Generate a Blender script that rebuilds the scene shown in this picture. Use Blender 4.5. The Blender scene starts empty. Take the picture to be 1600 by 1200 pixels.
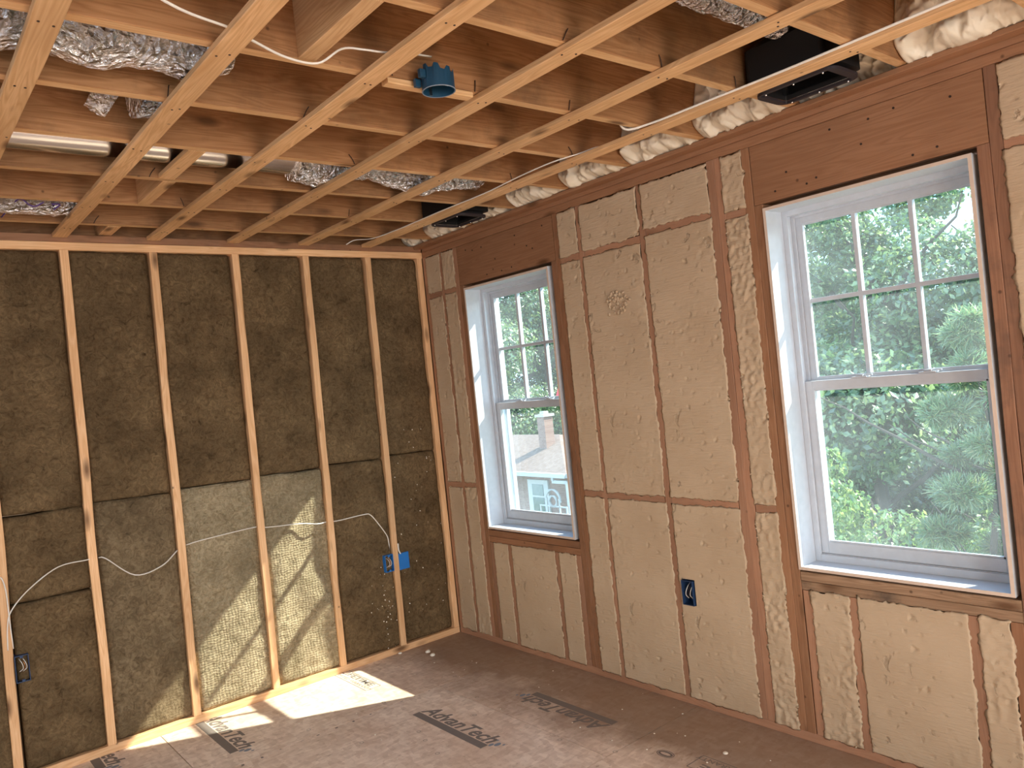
import bpy, bmesh, math, random
from mathutils import Vector, Matrix, noise
R = random.Random(7)
sc = bpy.context.scene
COL = sc.collection
V = Vector

# ------------------------------------------------------------------ camera
cam_d = bpy.data.cameras.new('camera')
cam = bpy.data.objects.new('camera', cam_d); COL.objects.link(cam)
cam_d.sensor_fit = 'HORIZONTAL'; cam_d.sensor_width = 36.0
cam_d.lens = 1224.357 / 1600 * 36.0
cam_d.clip_start = 0.05; cam_d.clip_end = 500
cr = V((0.76792652, -0.63236529, -0.10199507)); cu = V((0.08107801, -0.06199031, 0.99477815)); cf = V((0.63538588, 0.77218608, -0.00366691))
m = Matrix((cr, cu, -cf)).transposed().to_4x4(); m.translation = V((-2.80276605, -4.17626338, 1.56175302))
cam.matrix_world = m
sc.camera = cam
sc.view_settings.view_transform = 'Standard'; sc.view_settings.look = 'None'
sc.view_settings.gamma = 1.0; sc.view_settings.use_curve_mapping = False
sc.view_settings.exposure = 0.0
CX = sc.cycles
CX.max_bounces = 10; CX.diffuse_bounces = 6; CX.glossy_bounces = 4; CX.transmission_bounces = 6; CX.transparent_max_bounces = 16
CX.sample_clamp_indirect = 6.0; CX.caustics_reflective = False; CX.caustics_refractive = False

# ------------------------------------------------------------------ sun and sky
SUN = V((-1.0, 0.498, -0.955)).normalized()
sd = bpy.data.lights.new('sun', 'SUN'); sd.energy = 15.0; sd.angle = math.radians(0.6); sd.color = (1.0, 0.93, 0.80)
so = bpy.data.objects.new('sun', sd); COL.objects.link(so); so.rotation_euler = SUN.to_track_quat('-Z', 'Y').to_euler(); so.location = (12, -6, 12)
world = bpy.data.worlds.new('sky'); sc.world = world; world.use_nodes = True
nt = world.node_tree; nt.nodes.clear()
def N(nt, t, **kw):
    n = nt.nodes.new(t)
    for k, v in kw.items():
        if k.startswith('i_'):
            n.inputs[k[2:].replace('_', ' ')].default_value = v
        else: setattr(n, k, v)
    return n
tc = N(nt, 'ShaderNodeTexCoord'); sep = N(nt, 'ShaderNodeSeparateXYZ'); nt.links.new(tc.outputs['Generated'], sep.inputs[0])
rmp = N(nt, 'ShaderNodeValToRGB'); e = rmp.color_ramp.elements
e[0].position = 0.0; e[0].color = (0.50, 0.72, 0.92, 1); e[1].position = 0.7; e[1].color = (0.16, 0.42, 0.85, 1)
e2 = e.new(0.18); e2.color = (0.36, 0.70, 0.90, 1)
nt.links.new(sep.outputs['Z'], rmp.inputs[0])
nz = N(nt, 'ShaderNodeTexNoise'); nz.inputs['Scale'].default_value = 3.2; nz.inputs['Detail'].default_value = 7; nz.inputs['Roughness'].default_value = 0.55
nt.links.new(tc.outputs['Generated'], nz.inputs['Vector'])
mr = N(nt, 'ShaderNodeMapRange'); mr.inputs['From Min'].default_value = 0.48; mr.inputs['From Max'].default_value = 0.62
nt.links.new(nz.outputs['Fac'], mr.inputs['Value'])
mx = N(nt, 'ShaderNodeMix', data_type='RGBA'); nt.links.new(mr.outputs['Result'], mx.inputs['Factor']); nt.links.new(rmp.outputs[0], mx.inputs['A']); mx.inputs['B'].default_value = (0.86, 0.92, 1.0, 1)
bg = N(nt, 'ShaderNodeBackground'); bg.inputs['Strength'].default_value = 4.2
nt.links.new(mx.outputs['Result'], bg.inputs['Color'])
wo = N(nt, 'ShaderNodeOutputWorld'); nt.links.new(bg.outputs[0], wo.inputs[0])

# added fill lamps at invented window openings in the unseen walls
def area(name, loc, target, sx, sy, power, col):
    d = bpy.data.lights.new(name, 'AREA'); d.shape = 'RECTANGLE'; d.size = sx; d.size_y = sy; d.energy = power; d.color = col; d.spread = math.radians(110)
    o = bpy.data.objects.new(name, d); COL.objects.link(o); o.location = loc
    o.rotation_euler = (V(target) - V(loc)).to_track_quat('-Z', 'Y').to_euler()
    return o
area('rear_fill', (-1.5, -7.25, 1.45), (-1.4, -3.2, 0.0), 1.5, 1.4, 42, (1.0, 0.93, 0.84))
area('left_fill', (-4.62, -2.45, 1.65), (-1.7, -1.9, -0.6), 1.4, 1.3, 12, (1.0, 0.96, 0.90))
area('rear_fill', (-3.6, -7.25, 1.45), (-2.6, -3.2, 0.0), 1.5, 1.4, 42, (1.0, 0.93, 0.84))
area('side_fill', (-0.05, -5.6, 1.42), (-3.0, -4.0, 0.0), 1.9, 1.5, 20, (0.95, 0.97, 1.0))

# ------------------------------------------------------------------ materials
def mat(name):
    m = bpy.data.materials.new(name); m.use_nodes = True
    nt = m.node_tree; nt.nodes.clear()
    b = N(nt, 'ShaderNodeBsdfPrincipled'); o = N(nt, 'ShaderNodeOutputMaterial'); nt.links.new(b.outputs[0], o.inputs[0])
    b.inputs['Specular IOR Level'].default_value = 0.3
    return m, nt, b
def L(nt, a, b): nt.links.new(a, b)
def plain(name, col, rough=0.6, metal=0.0, spec=0.3):
    m, nt, b = mat(name); b.inputs['Base Color'].default_value = (*col, 1); b.inputs['Roughness'].default_value = rough
    b.inputs['Metallic'].default_value = metal; b.inputs['Specular IOR Level'].default_value = spec
    nz = N(nt, 'ShaderNodeTexNoise'); nz.inputs['Scale'].default_value = 30; nz.inputs['Detail'].default_value = 3
    t = N(nt, 'ShaderNodeTexCoord'); L(nt, t.outputs['Object'], nz.inputs['Vector'])
    mx = N(nt, 'ShaderNodeMix', data_type='RGBA'); mx.inputs['A'].default_value = (*[c * 0.9 for c in col], 1); mx.inputs['B'].default_value = (*[min(1, c * 1.08) for c in col], 1)
    L(nt, nz.outputs['Fac'], mx.inputs['Factor']); L(nt, mx.outputs['Result'], b.inputs['Base Color'])
    return m
def math_(nt, op, a, b=None, clamp=False):
    n = N(nt, 'ShaderNodeMath', operation=op); n.use_clamp = clamp
    for i, v in enumerate((a, b)):
        if v is None: continue
        if isinstance(v, (int, float)): n.inputs[i].default_value = v
        else: L(nt, v, n.inputs[i])
    return n.outputs[0]
def mixc(nt, f, a, b, mode='MIX'):
    n = N(nt, 'ShaderNodeMix', data_type='RGBA', blend_type=mode)
    for k, v in (('Factor', f), ('A', a), ('B', b)):
        if isinstance(v, (int, float)): n.inputs[k].default_value = v
        elif isinstance(v, tuple): n.inputs[k].default_value = (*v, 1) if len(v) == 3 else v
        else: L(nt, v, n.inputs[k])
    return n.outputs['Result']
def noisen(nt, vec, scale, detail=3, rough=0.5, dist=0.0):
    n = N(nt, 'ShaderNodeTexNoise'); n.inputs['Scale'].default_value = scale; n.inputs['Detail'].default_value = detail
    n.inputs['Roughness'].default_value = rough; n.inputs['Distortion'].default_value = dist
    L(nt, vec, n.inputs['Vector']); return n
def rng(nt, v, a, b, c=0.0, d=1.0):
    n = N(nt, 'ShaderNodeMapRange'); L(nt, v, n.inputs['Value'])
    for k, x in (('From Min', a), ('From Max', b), ('To Min', c), ('To Max', d)): n.inputs[k].default_value = x
    return n.outputs['Result']
def bump(nt, b, h, strength=0.4, dist=0.002):
    n = N(nt, 'ShaderNodeBump'); n.inputs['Strength'].default_value = strength; n.inputs['Distance'].default_value = dist
    L(nt, h, n.inputs['Height']); L(nt, n.outputs[0], b.inputs['Normal'])

def wood(name, light, dark, stain=0.0, stain_col=(0.05, 0.04, 0.035), knots=1.0):
    m, nt, b = mat(name)
    t = N(nt, 'ShaderNodeTexCoord'); oi = N(nt, 'ShaderNodeObjectInfo')
    off = N(nt, 'ShaderNodeVectorMath', operation='SCALE'); off.inputs[0].default_value = (37.1, 11.3, 23.7); L(nt, oi.outputs['Random'], off.inputs['Scale'])
    ad = N(nt, 'ShaderNodeVectorMath', operation='ADD'); L(nt, t.outputs['Object'], ad.inputs[0]); L(nt, off.outputs[0], ad.inputs[1])
    mp = N(nt, 'ShaderNodeMapping'); mp.inputs['Scale'].default_value = (0.9, 14, 14); L(nt, ad.outputs[0], mp.inputs['Vector'])
    n1 = noisen(nt, mp.outputs[0], 1.6, 2, 0.5, 0.8)
    rings = math_(nt, 'FRACT', math_(nt, 'MULTIPLY', n1.outputs['Fac'], 9.0))
    rings = rng(nt, math_(nt, 'ABSOLUTE', math_(nt, 'SUBTRACT', rings, 0.5)), 0.0, 0.5)
    mp2 = N(nt, 'ShaderNodeMapping'); mp2.inputs['Scale'].default_value = (3, 120, 120); L(nt, ad.outputs[0], mp2.inputs['Vector'])
    n2 = noisen(nt, mp2.outputs[0], 1.5, 3, 0.6)
    g = math_(nt, 'ADD', math_(nt, 'MULTIPLY', rings, 0.45), math_(nt, 'MULTIPLY', n2.outputs['Fac'], 0.55))
    c = mixc(nt, rng(nt, g, 0.2, 0.8), light, dark)
    # broad tone change along the board
    n3 = noisen(nt, ad.outputs[0], 2.3, 3, 0.5)
    c = mixc(nt, rng(nt, n3.outputs['Fac'], 0.35, 0.7, 0.0, 0.5), c, tuple(x * 0.72 for x in dark))
    # knots
    mp3 = N(nt, 'ShaderNodeMapping'); mp3.inputs['Scale'].default_value = (3.0, 9, 9); L(nt, ad.outputs[0], mp3.inputs['Vector'])
    vo = N(nt, 'ShaderNodeTexVoronoi'); vo.inputs['Scale'].default_value = 1.0; L(nt, mp3.outputs[0], vo.inputs['Vector'])
    k = rng(nt, vo.outputs['Distance'], 0.06, 0.20, 0.85 * knots, 0.0)
    c = mixc(nt, k, c, (0.10, 0.042, 0.015))
    vo2 = N(nt, 'ShaderNodeTexVoronoi'); vo2.inputs['Scale'].default_value = 9.0; L(nt, ad.outputs[0], vo2.inputs['Vector'])
    k2 = rng(nt, vo2.outputs['Distance'], 0.03, 0.07, 0.7 * knots, 0.0)
    c = mixc(nt, k2, c, (0.06, 0.03, 0.015))
    if stain > 0:
        n4 = noisen(nt, ad.outputs[0], 5.0, 6, 0.65)
        c = mixc(nt, rng(nt, n4.outputs['Fac'], 0.5 , 0.68, 0.0, stain), c, stain_col)
    v = rng(nt, oi.outputs['Random'], 0, 1, 0.86, 1.1)
    hs = N(nt, 'ShaderNodeHueSaturation'); L(nt, v, hs.inputs['Value']); L(nt, c, hs.inputs['Color'])
    L(nt, hs.outputs[0], b.inputs['Base Color']); b.inputs['Roughness'].default_value = 0.62
    bump(nt, b, g, 0.25, 0.0015)
    return m
M = {}
M['wood'] = wood('pine_framing', (0.90, 0.58, 0.33), (0.72, 0.40, 0.19))
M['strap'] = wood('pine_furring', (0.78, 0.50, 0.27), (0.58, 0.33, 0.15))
M['joist'] = wood('joist_lumber', (0.46, 0.235, 0.105), (0.29, 0.13, 0.05), stain=0.45, stain_col=(0.10, 0.055, 0.03))  # face colour darkened to hold the joist bay shade, besides stains
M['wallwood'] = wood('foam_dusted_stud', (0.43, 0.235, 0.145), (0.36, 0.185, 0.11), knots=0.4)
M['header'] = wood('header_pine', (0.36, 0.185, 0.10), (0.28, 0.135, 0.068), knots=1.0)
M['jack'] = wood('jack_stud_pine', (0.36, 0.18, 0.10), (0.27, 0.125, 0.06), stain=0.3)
M['jackdark'] = wood('dark_reddish_stud', (0.33, 0.17, 0.10), (0.25, 0.12, 0.07), stain=0.4)  # reddish stud, darkened to paint in weaker light at the right
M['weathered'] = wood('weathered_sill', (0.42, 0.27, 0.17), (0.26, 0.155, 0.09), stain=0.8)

def foam_mat(name, base, low, bscale=1.0, gloss=0.75):
    m, nt, b = mat(name); t = N(nt, 'ShaderNodeTexCoord'); o = t.outputs['Object']
    n1 = noisen(nt, o, 3.0, 4, 0.55); n2 = noisen(nt, o, 60, 5, 0.6); n3 = noisen(nt, o, 14, 5, 0.6, 0.6)
    c = mixc(nt, rng(nt, n1.outputs['Fac'], 0.35, 0.68), base, low)
    pits = rng(nt, n3.outputs['Fac'], 0.63, 0.72, 0.0, 0.55)
    c = mixc(nt, pits, c, tuple(x * 0.6 for x in low))
    L(nt, c, b.inputs['Base Color']); b.inputs['Roughness'].default_value = gloss
    mp = N(nt, 'ShaderNodeMapping'); mp.inputs['Scale'].default_value = (1, 1, 9); L(nt, o, mp.inputs['Vector'])
    saw = noisen(nt, mp.outputs[0], 14, 4, 0.6)
    h = math_(nt, 'ADD', math_(nt, 'MULTIPLY', n2.outputs['Fac'], 0.4), math_(nt, 'SUBTRACT', math_(nt, 'MULTIPLY', saw.outputs['Fac'], 0.8), math_(nt, 'MULTIPLY', pits, 2.2)))
    bump(nt, b, h, 0.75 * bscale, 0.004)
    return m
M['foam'] = foam_mat('trimmed_spray_foam', (0.53, 0.405, 0.28), (0.46, 0.34, 0.225))
M['rimfoam'] = foam_mat('raw_spray_foam', (0.80, 0.74, 0.62), (0.62, 0.52, 0.38), 0.4, 0.35)

def wool_mat(name, lightc, darkc, waffle=0.3):
    m, nt, b = mat(name); t = N(nt, 'ShaderNodeTexCoord'); oi = N(nt, 'ShaderNodeObjectInfo')
    off = N(nt, 'ShaderNodeVectorMath', operation='SCALE'); off.inputs[0].default_value = (17.1, 5.3, 9.7); L(nt, oi.outputs['Random'], off.inputs['Scale'])
    ad = N(nt, 'ShaderNodeVectorMath', operation='ADD'); L(nt, t.outputs['Object'], ad.inputs[0]); L(nt, off.outputs[0], ad.inputs[1]); o = ad.outputs[0]
    n1 = noisen(nt, o, 4.5, 5, 0.6); n2 = noisen(nt, o, 30, 8, 0.75, 1.5); n3 = noisen(nt, o, 9, 6, 0.7, 2.0)
    c = mixc(nt, rng(nt, n2.outputs['Fac'], 0.32, 0.68), darkc, lightc)
    c = mixc(nt, rng(nt, n1.outputs['Fac'], 0.38, 0.66, 0.0, 0.55), c, tuple(x * 0.55 for x in darkc))
    c = mixc(nt, rng(nt, n3.outputs['Fac'], 0.60, 0.72, 0.0, 0.8), c, tuple(x * 0.35 for x in darkc))
    L(nt, c, b.inputs['Base Color']); b.inputs['Roughness'].default_value = 0.95; b.inputs['Specular IOR Level'].default_value = 0.08
    w1 = N(nt, 'ShaderNodeTexWave', wave_type='BANDS', bands_direction='X'); w1.inputs['Scale'].default_value = 18; w1.inputs['Distortion'].default_value = 6.0; w1.inputs['Detail'].default_value = 2; L(nt, o, w1.inputs['Vector'])
    w2 = N(nt, 'ShaderNodeTexWave', wave_type='BANDS', bands_direction='Z'); w2.inputs['Scale'].default_value = 24; w2.inputs['Distortion'].default_value = 6.0; w2.inputs['Detail'].default_value = 2; L(nt, o, w2.inputs['Vector'])
    wf = math_(nt, 'MULTIPLY', math_(nt, 'ADD', w1.outputs['Fac'], w2.outputs['Fac']), waffle)
    h = math_(nt, 'ADD', math_(nt, 'ADD', math_(nt, 'MULTIPLY', n2.outputs['Fac'], 1.0), math_(nt, 'MULTIPLY', n3.outputs['Fac'], 0.8)), wf)
    bump(nt, b, h, 0.8, 0.010)
    return m
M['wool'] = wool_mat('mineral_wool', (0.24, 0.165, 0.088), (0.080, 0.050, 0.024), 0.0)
M['wool_mid'] = wool_mat('mineral_wool_lower', (0.30, 0.225, 0.135), (0.10, 0.068, 0.036), 0.12)  # base colour lifted to paint in brightness for the sunlit triangle
M['wool_sunlit'] = wool_mat('mineral_wool_yellowish', (0.52, 0.43, 0.285), (0.19, 0.145, 0.08), 0.30)  # yellowish wool, lightened so part of the sunlight is in its colour

def osb():
    m, nt, b = mat('flooring_panel'); t = N(nt, 'ShaderNodeTexCoord'); o = t.outputs['Object']
    mp = N(nt, 'ShaderNodeMapping'); mp.inputs['Scale'].default_value = (24, 60, 10); mp.inputs['Rotation'].default_value = (0, 0, 0.5); L(nt, o, mp.inputs['Vector'])
    vo = N(nt, 'ShaderNodeTexVoronoi'); vo.inputs['Scale'].default_value = 1.0; L(nt, mp.outputs[0], vo.inputs['Vector'])
    mp2 = N(nt, 'ShaderNodeMapping'); mp2.inputs['Scale'].default_value = (50, 20, 10); mp2.inputs['Rotation'].default_value = (0, 0, 0.8); L(nt, o, mp2.inputs['Vector'])
    vo2 = N(nt, 'ShaderNodeTexVoronoi'); vo2.inputs['Scale'].default_value = 1.0; L(nt, mp2.outputs[0], vo2.inputs['Vector'])
    s1 = N(nt, 'ShaderNodeSeparateColor'); L(nt, vo.outputs['Color'], s1.inputs[0]); s2 = N(nt, 'ShaderNodeSeparateColor'); L(nt, vo2.outputs['Color'], s2.inputs[0])
    f = math_(nt, 'MULTIPLY', math_(nt, 'ADD', s1.outputs[0], s2.outputs[1]), 0.5)
    c = mixc(nt, f, (0.62, 0.46, 0.355), (0.93, 0.77, 0.64))
    c = mixc(nt, rng(nt, noisen(nt, o, 1.6, 5, 0.6).outputs['Fac'], 0.42, 0.66, 0.0, 0.4), c, (0.52, 0.32, 0.20))
    c = mixc(nt, rng(nt, noisen(nt, mp.outputs[0], 1.3, 3, 0.6).outputs['Fac'], 0.62, 0.74, 0.0, 0.55), c, (0.28, 0.15, 0.08))
    # brown dirt, with shade painted in, over the strip along the window wall
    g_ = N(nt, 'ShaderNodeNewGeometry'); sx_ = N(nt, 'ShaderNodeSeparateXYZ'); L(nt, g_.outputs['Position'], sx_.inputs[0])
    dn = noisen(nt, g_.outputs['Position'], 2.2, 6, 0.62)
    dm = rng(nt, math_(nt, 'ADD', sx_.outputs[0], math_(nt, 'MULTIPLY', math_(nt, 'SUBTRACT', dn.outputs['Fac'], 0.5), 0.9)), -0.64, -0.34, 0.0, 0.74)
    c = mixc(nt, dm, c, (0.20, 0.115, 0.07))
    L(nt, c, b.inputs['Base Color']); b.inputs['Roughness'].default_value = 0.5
    bump(nt, b, f, 0.15, 0.001)
    return m
M['osb'] = osb()
M['ink'] = plain('dark_print', (0.20, 0.165, 0.145), 0.7)
M['inkblue'] = plain('blue_grey_print', (0.22, 0.25, 0.30), 0.7)
M['gapdark'] = plain('dark_gap', (0.03, 0.018, 0.012), 0.9)
M['sheath'] = plain('tan_sheathing', (0.50, 0.34, 0.21), 0.8)
M['deck'] = plain('subfloor_deck', (0.36, 0.21, 0.11), 0.8)
M['white'] = plain('white_vinyl', (0.55, 0.585, 0.64), 0.35, spec=0.5)
M['jambedge'] = plain('primed_jamb_edge', (0.66, 0.53, 0.44), 0.6)
M['blue'] = plain('blue_box_plastic', (0.015, 0.16, 0.50), 0.4, spec=0.5)
M['darkblue'] = plain('dark_blue_plastic', (0.010, 0.05, 0.095), 0.4, spec=0.5)
M['navy'] = plain('navy_box_plastic', (0.02, 0.045, 0.11), 0.4)
M['black'] = plain('black_plastic', (0.010, 0.009, 0.009), 0.6)
M['grime'] = plain('dark_brown_edge', (0.03, 0.022, 0.024), 0.6)
M['cable'] = plain('white_cable_jacket', (0.78, 0.74, 0.68), 0.45)
M['copper'] = plain('bare_copper', (0.65, 0.30, 0.13), 0.3, 0.9)
M['nail'] = plain('dark_nail', (0.035, 0.02, 0.015), 0.5)
M['crumb'] = plain('foam_crumb', (0.82, 0.76, 0.66), 0.8)
M['purple'] = plain('purple_print', (0.12, 0.06, 0.22), 0.5)

def metal(name, foil):
    m, nt, b = mat(name); t = N(nt, 'ShaderNodeTexCoord'); o = t.outputs['Object']
    b.inputs['Metallic'].default_value = 1.0
    b.inputs['Base Color'].default_value = (0.92, 0.88, 0.86, 1) if foil else (0.80, 0.78, 0.77, 1)
    b.inputs['Roughness'].default_value = 0.20 if foil else 0.20
    if foil:
        vo = N(nt, 'ShaderNodeTexVoronoi', feature='F1', distance='EUCLIDEAN'); vo.inputs['Scale'].default_value = 40
        n = noisen(nt, o, 9, 3, 0.6); dv = N(nt, 'ShaderNodeVectorMath', operation='ADD'); sc_ = N(nt, 'ShaderNodeVectorMath', operation='SCALE'); sc_.inputs['Scale'].default_value = 0.12
        L(nt, n.outputs['Color'], sc_.inputs[0]); L(nt, o, dv.inputs[0]); L(nt, sc_.outputs[0], dv.inputs[1]); L(nt, dv.outputs[0], vo.inputs['Vector'])
        n2 = noisen(nt, o, 45, 4, 0.65, 1.5)
        bump(nt, b, math_(nt, 'ADD', vo.outputs['Distance'], math_(nt, 'MULTIPLY', n2.outputs['Fac'], 0.7)), 1.0, 0.03)
    return m
M['foil'] = metal('crinkled_foil', True)
M['steel'] = metal('galvanised_steel', False)

def glass():
    m = bpy.data.materials.new('window_glass'); m.use_nodes = True; nt = m.node_tree; nt.nodes.clear()
    tr = N(nt, 'ShaderNodeBsdfTransparent'); tr.inputs[0].default_value = (0.93, 0.98, 0.97, 1)
    gl = N(nt, 'ShaderNodeBsdfGlossy'); gl.inputs['Roughness'].default_value = 0.02
    lw = N(nt, 'ShaderNodeLayerWeight'); lw.inputs['Blend'].default_value = 0.5
    fres = math_(nt, 'ADD', math_(nt, 'MULTIPLY', math_(nt, 'POWER', lw.outputs['Facing'], 5.0), 0.9), 0.035)
    tl = N(nt, 'ShaderNodeBsdfTranslucent'); tl.inputs[0].default_value = (0.9, 0.95, 1.0, 1)
    t = N(nt, 'ShaderNodeTexCoord'); n = noisen(nt, t.outputs['Object'], 4, 5, 0.6)
    m1 = N(nt, 'ShaderNodeMixShader'); L(nt, rng(nt, n.outputs['Fac'], 0.3, 0.7, 0.018, 0.038), m1.inputs[0]); L(nt, tr.outputs[0], m1.inputs[1]); L(nt, tl.outputs[0], m1.inputs[2])
    m2 = N(nt, 'ShaderNodeMixShader'); L(nt, fres, m2.inputs[0]); L(nt, m1.outputs[0], m2.inputs[1]); L(nt, gl.outputs[0], m2.inputs[2])
    o = N(nt, 'ShaderNodeOutputMaterial'); L(nt, m2.outputs[0], o.inputs[0]); return m
M['glass'] = glass()

def leaf(name, c1, c2, c3):
    m = bpy.data.materials.new(name); m.use_nodes = True; nt = m.node_tree; nt.nodes.clear()
    g = N(nt, 'ShaderNodeNewGeometry'); r = N(nt, 'ShaderNodeValToRGB'); e = r.color_ramp.elements
    e[0].color = (*c1, 1); e[1].color = (*c3, 1); x = e.new(0.55); x.color = (*c2, 1)
    L(nt, g.outputs['Random Per Island'], r.inputs[0])
    d = N(nt, 'ShaderNodeBsdfDiffuse'); t = N(nt, 'ShaderNodeBsdfTranslucent'); gl = N(nt, 'ShaderNodeBsdfGlossy'); gl.inputs['Roughness'].default_value = 0.4
    L(nt, r.outputs[0], d.inputs[0]); L(nt, r.outputs[0], t.inputs[0])
    a = N(nt, 'ShaderNodeMixShader'); a.inputs[0].default_value = 0.55; L(nt, d.outputs[0], a.inputs[1]); L(nt, t.outputs[0], a.inputs[2])
    b = N(nt, 'ShaderNodeMixShader'); b.inputs[0].default_value = 0.10; L(nt, a.outputs[0], b.inputs[1]); L(nt, gl.outputs[0], b.inputs[2])
    o = N(nt, 'ShaderNodeOutputMaterial'); L(nt, b.outputs[0], o.inputs[0]); return m
M['leaf'] = leaf('oak_leaf', (0.07, 0.14, 0.06), (0.14, 0.25, 0.09), (0.34, 0.42, 0.16))
M['leaf2'] = leaf('yellow_green_leaf', (0.11, 0.23, 0.07), (0.22, 0.36, 0.10), (0.40, 0.46, 0.15))
M['needle'] = leaf('pine_needle', (0.10, 0.21, 0.09), (0.20, 0.33, 0.14), (0.40, 0.40, 0.17))
M['bark'] = plain('bark', (0.085, 0.07, 0.055), 0.9)

# ------------------------------------------------------------------ helpers
def tag(o, label=None, cat=None, group=None, kind=None):
    if label: o['label'] = label
    if cat: o['category'] = cat
    if group: o['group'] = group
    if kind: o['kind'] = kind
    return o
def link(name, bm, m, parent=None, smooth=False, mw=None):
    me = bpy.data.meshes.new(name); 
    if smooth:
        for f in bm.faces: f.smooth = True
    bm.normal_update(); bm.to_mesh(me); bm.free()
    for x in (m if isinstance(m, (list, tuple)) else [m]): me.materials.append(x)
    o = bpy.data.objects.new(name, me); COL.objects.link(o)
    if mw is not None: o.matrix_world = mw
    if parent is not None:
        o.parent = parent
        if mw is None: pass
    return o
def empty(name, loc):
    o = bpy.data.objects.new(name, None); COL.objects.link(o); o.location = loc; o.empty_display_size = 0.1; return o
def wmat(o):
    m_ = o.matrix_basis.copy()
    return wmat(o.parent) @ o.matrix_parent_inverse @ m_ if o.parent else m_
def par(child, parent):
    """parent, keeping world coordinates"""
    child.parent = parent
    child.matrix_parent_inverse = wmat(parent).inverted()
    return child
def box(bm, a, b, mi=0, rot=None):
    x0, y0, z0 = [min(p, q) for p, q in zip(a, b)]; x1, y1, z1 = [max(p, q) for p, q in zip(a, b)]
    vs = [bm.verts.new((x, y, z)) for x in (x0, x1) for y in (y0, y1) for z in (z0, z1)]
    for q in ((0, 1, 3, 2), (4, 6, 7, 5), (0, 4, 5, 1), (2, 3, 7, 6), (0, 2, 6, 4), (1, 5, 7, 3)):
        f = bm.faces.new([vs[i] for i in q]); f.material_index = mi
    return vs
def boxes(name, lst, m, parent=None, bev=0.0):
    """world-space boxes; origin moved to the centre of the first box"""
    bm = bmesh.new()
    for a, b in lst: box(bm, a, b)
    if bev > 0: bmesh.ops.bevel(bm, geom=bm.edges[:], offset=bev, segments=2, profile=0.7, affect='EDGES')
    c = sum((V(v.co) for v in bm.verts), V()) / len(bm.verts)
    for v in bm.verts: v.co -= c
    o = link(name, bm, m); o.location = c
    if parent is not None: par(o, parent)
    return o
def board(name, p0, p1, w, h, up, m, bow=0.002, cham=0.002, wane=0.0, seed=None, parent=None):
    """lumber: length p0->p1, w across, h along up; grain runs along local X"""
    p0, p1, up = V(p0), V(p1), V(up); X = (p1 - p0); ln = X.length; X.normalize(); Zv = (up - X * up.dot(X)).normalized(); Y = Zv.cross(X)
    rr = random.Random(seed if seed is not None else R.random())
    n = max(2, int(ln / 0.09)); bm = bmesh.new(); rings = []
    o1, o2 = rr.random() * 50, rr.random() * 50
    for i in range(n + 1):
        t = i / n; env = math.sin(math.pi * t)
        dy = noise.noise(V((o1, t * 1.6 * ln, 0))) * bow * 2 * env; dz = noise.noise(V((o2, t * 1.6 * ln, 5))) * bow * 0.7 * env
        c = cham; cw = [c, c, c, c]
        if wane > 0:
            k = max(0, noise.noise(V((o1, t * 3.2 * ln, 9))) - 0.05) * 2.2; cw[0] = c + wane * k * env
        hw, hh = w / 2, h / 2
        # corner order: (-,+),(+,+),(+,-),(-,-); corner 0 carries the bark edge
        pts = [(-hw, hh - cw[0]), (-hw + cw[0], hh), (hw - cw[1], hh), (hw, hh - cw[1]), (hw, -hh + cw[2]), (hw - cw[2], -hh), (-hw + cw[3], -hh), (-hw, -hh + cw[3])]
        rings.append([bm.verts.new((t * ln, y + dy, z + dz)) for y, z in pts])
    for a, b in zip(rings, rings[1:]):
        for j in range(8): bm.faces.new((a[j], a[(j + 1) % 8], b[(j + 1) % 8], b[j]))
    bm.faces.new(rings[0][::-1]); bm.faces.new(rings[-1])
    bmesh.ops.recalc_face_normals(bm, faces=bm.faces[:])
    mw = Matrix((X, Y, Zv)).transposed().to_4x4(); mw.translation = p0
    o = link(name, bm, m); o.matrix_world = mw
    if parent is not None: par(o, parent)
    return o
def tube(name, pts, r, m, parent=None, seg=8, rz=None, sub=6, cap=True):
    """smooth tube through world points (Catmull-Rom); rz flattens it"""
    P = [V(p) for p in pts]; Q = []
    if sub > 1 and len(P) > 2:
        E_ = [P[0] * 2 - P[1]] + P + [P[-1] * 2 - P[-2]]
        for i in range(1, len(E_) - 2):
            a, b, c, d = E_[i - 1:i + 3]
            for s in range(sub):
                t = s / sub
                Q.append(0.5 * ((2 * b) + (c - a) * t + (2 * a - 5 * b + 4 * c - d) * t * t + (3 * b - a - 3 * c + d) * t ** 3))
        Q.append(P[-1])
    else: Q = P
    bm = bmesh.new(); rings = []; prev = None
    for i, q in enumerate(Q):
        tv = (Q[min(i + 1, len(Q) - 1)] - Q[max(i - 1, 0)]).normalized()
        if prev is None: prev = V((0, 0, 1)) if abs(tv.z) < 0.9 else V((1, 0, 0))
        s = tv.cross(prev).normalized(); u = s.cross(tv).normalized(); prev = u
        rr_ = r(i / (len(Q) - 1)) if callable(r) else r
        rings.append([bm.verts.new(q + (s * math.cos(k * 2 * math.pi / seg) + u * math.sin(k * 2 * math.pi / seg) * (rz or 1)) * rr_) for k in range(seg)])
    for a, b in zip(rings, rings[1:]):
        for j in range(seg): bm.faces.new((a[j], a[(j + 1) % seg], b[(j + 1) % seg], b[j]))
    if cap: bm.faces.new(rings[0][::-1]); bm.faces.new(rings[-1])
    bmesh.ops.recalc_face_normals(bm, faces=bm.faces[:])
    c = V(Q[0])
    for v in bm.verts: v.co -= c
    o = link(name, bm, m, smooth=True); o.location = c
    if parent is not None: par(o, parent)
    return o

S = 0.4064; ZC = 2.457; HT = 2.398; JB = 2.478; JT = 2.713
XL = -4.7; YB = -7.3           # unseen far walls
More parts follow.
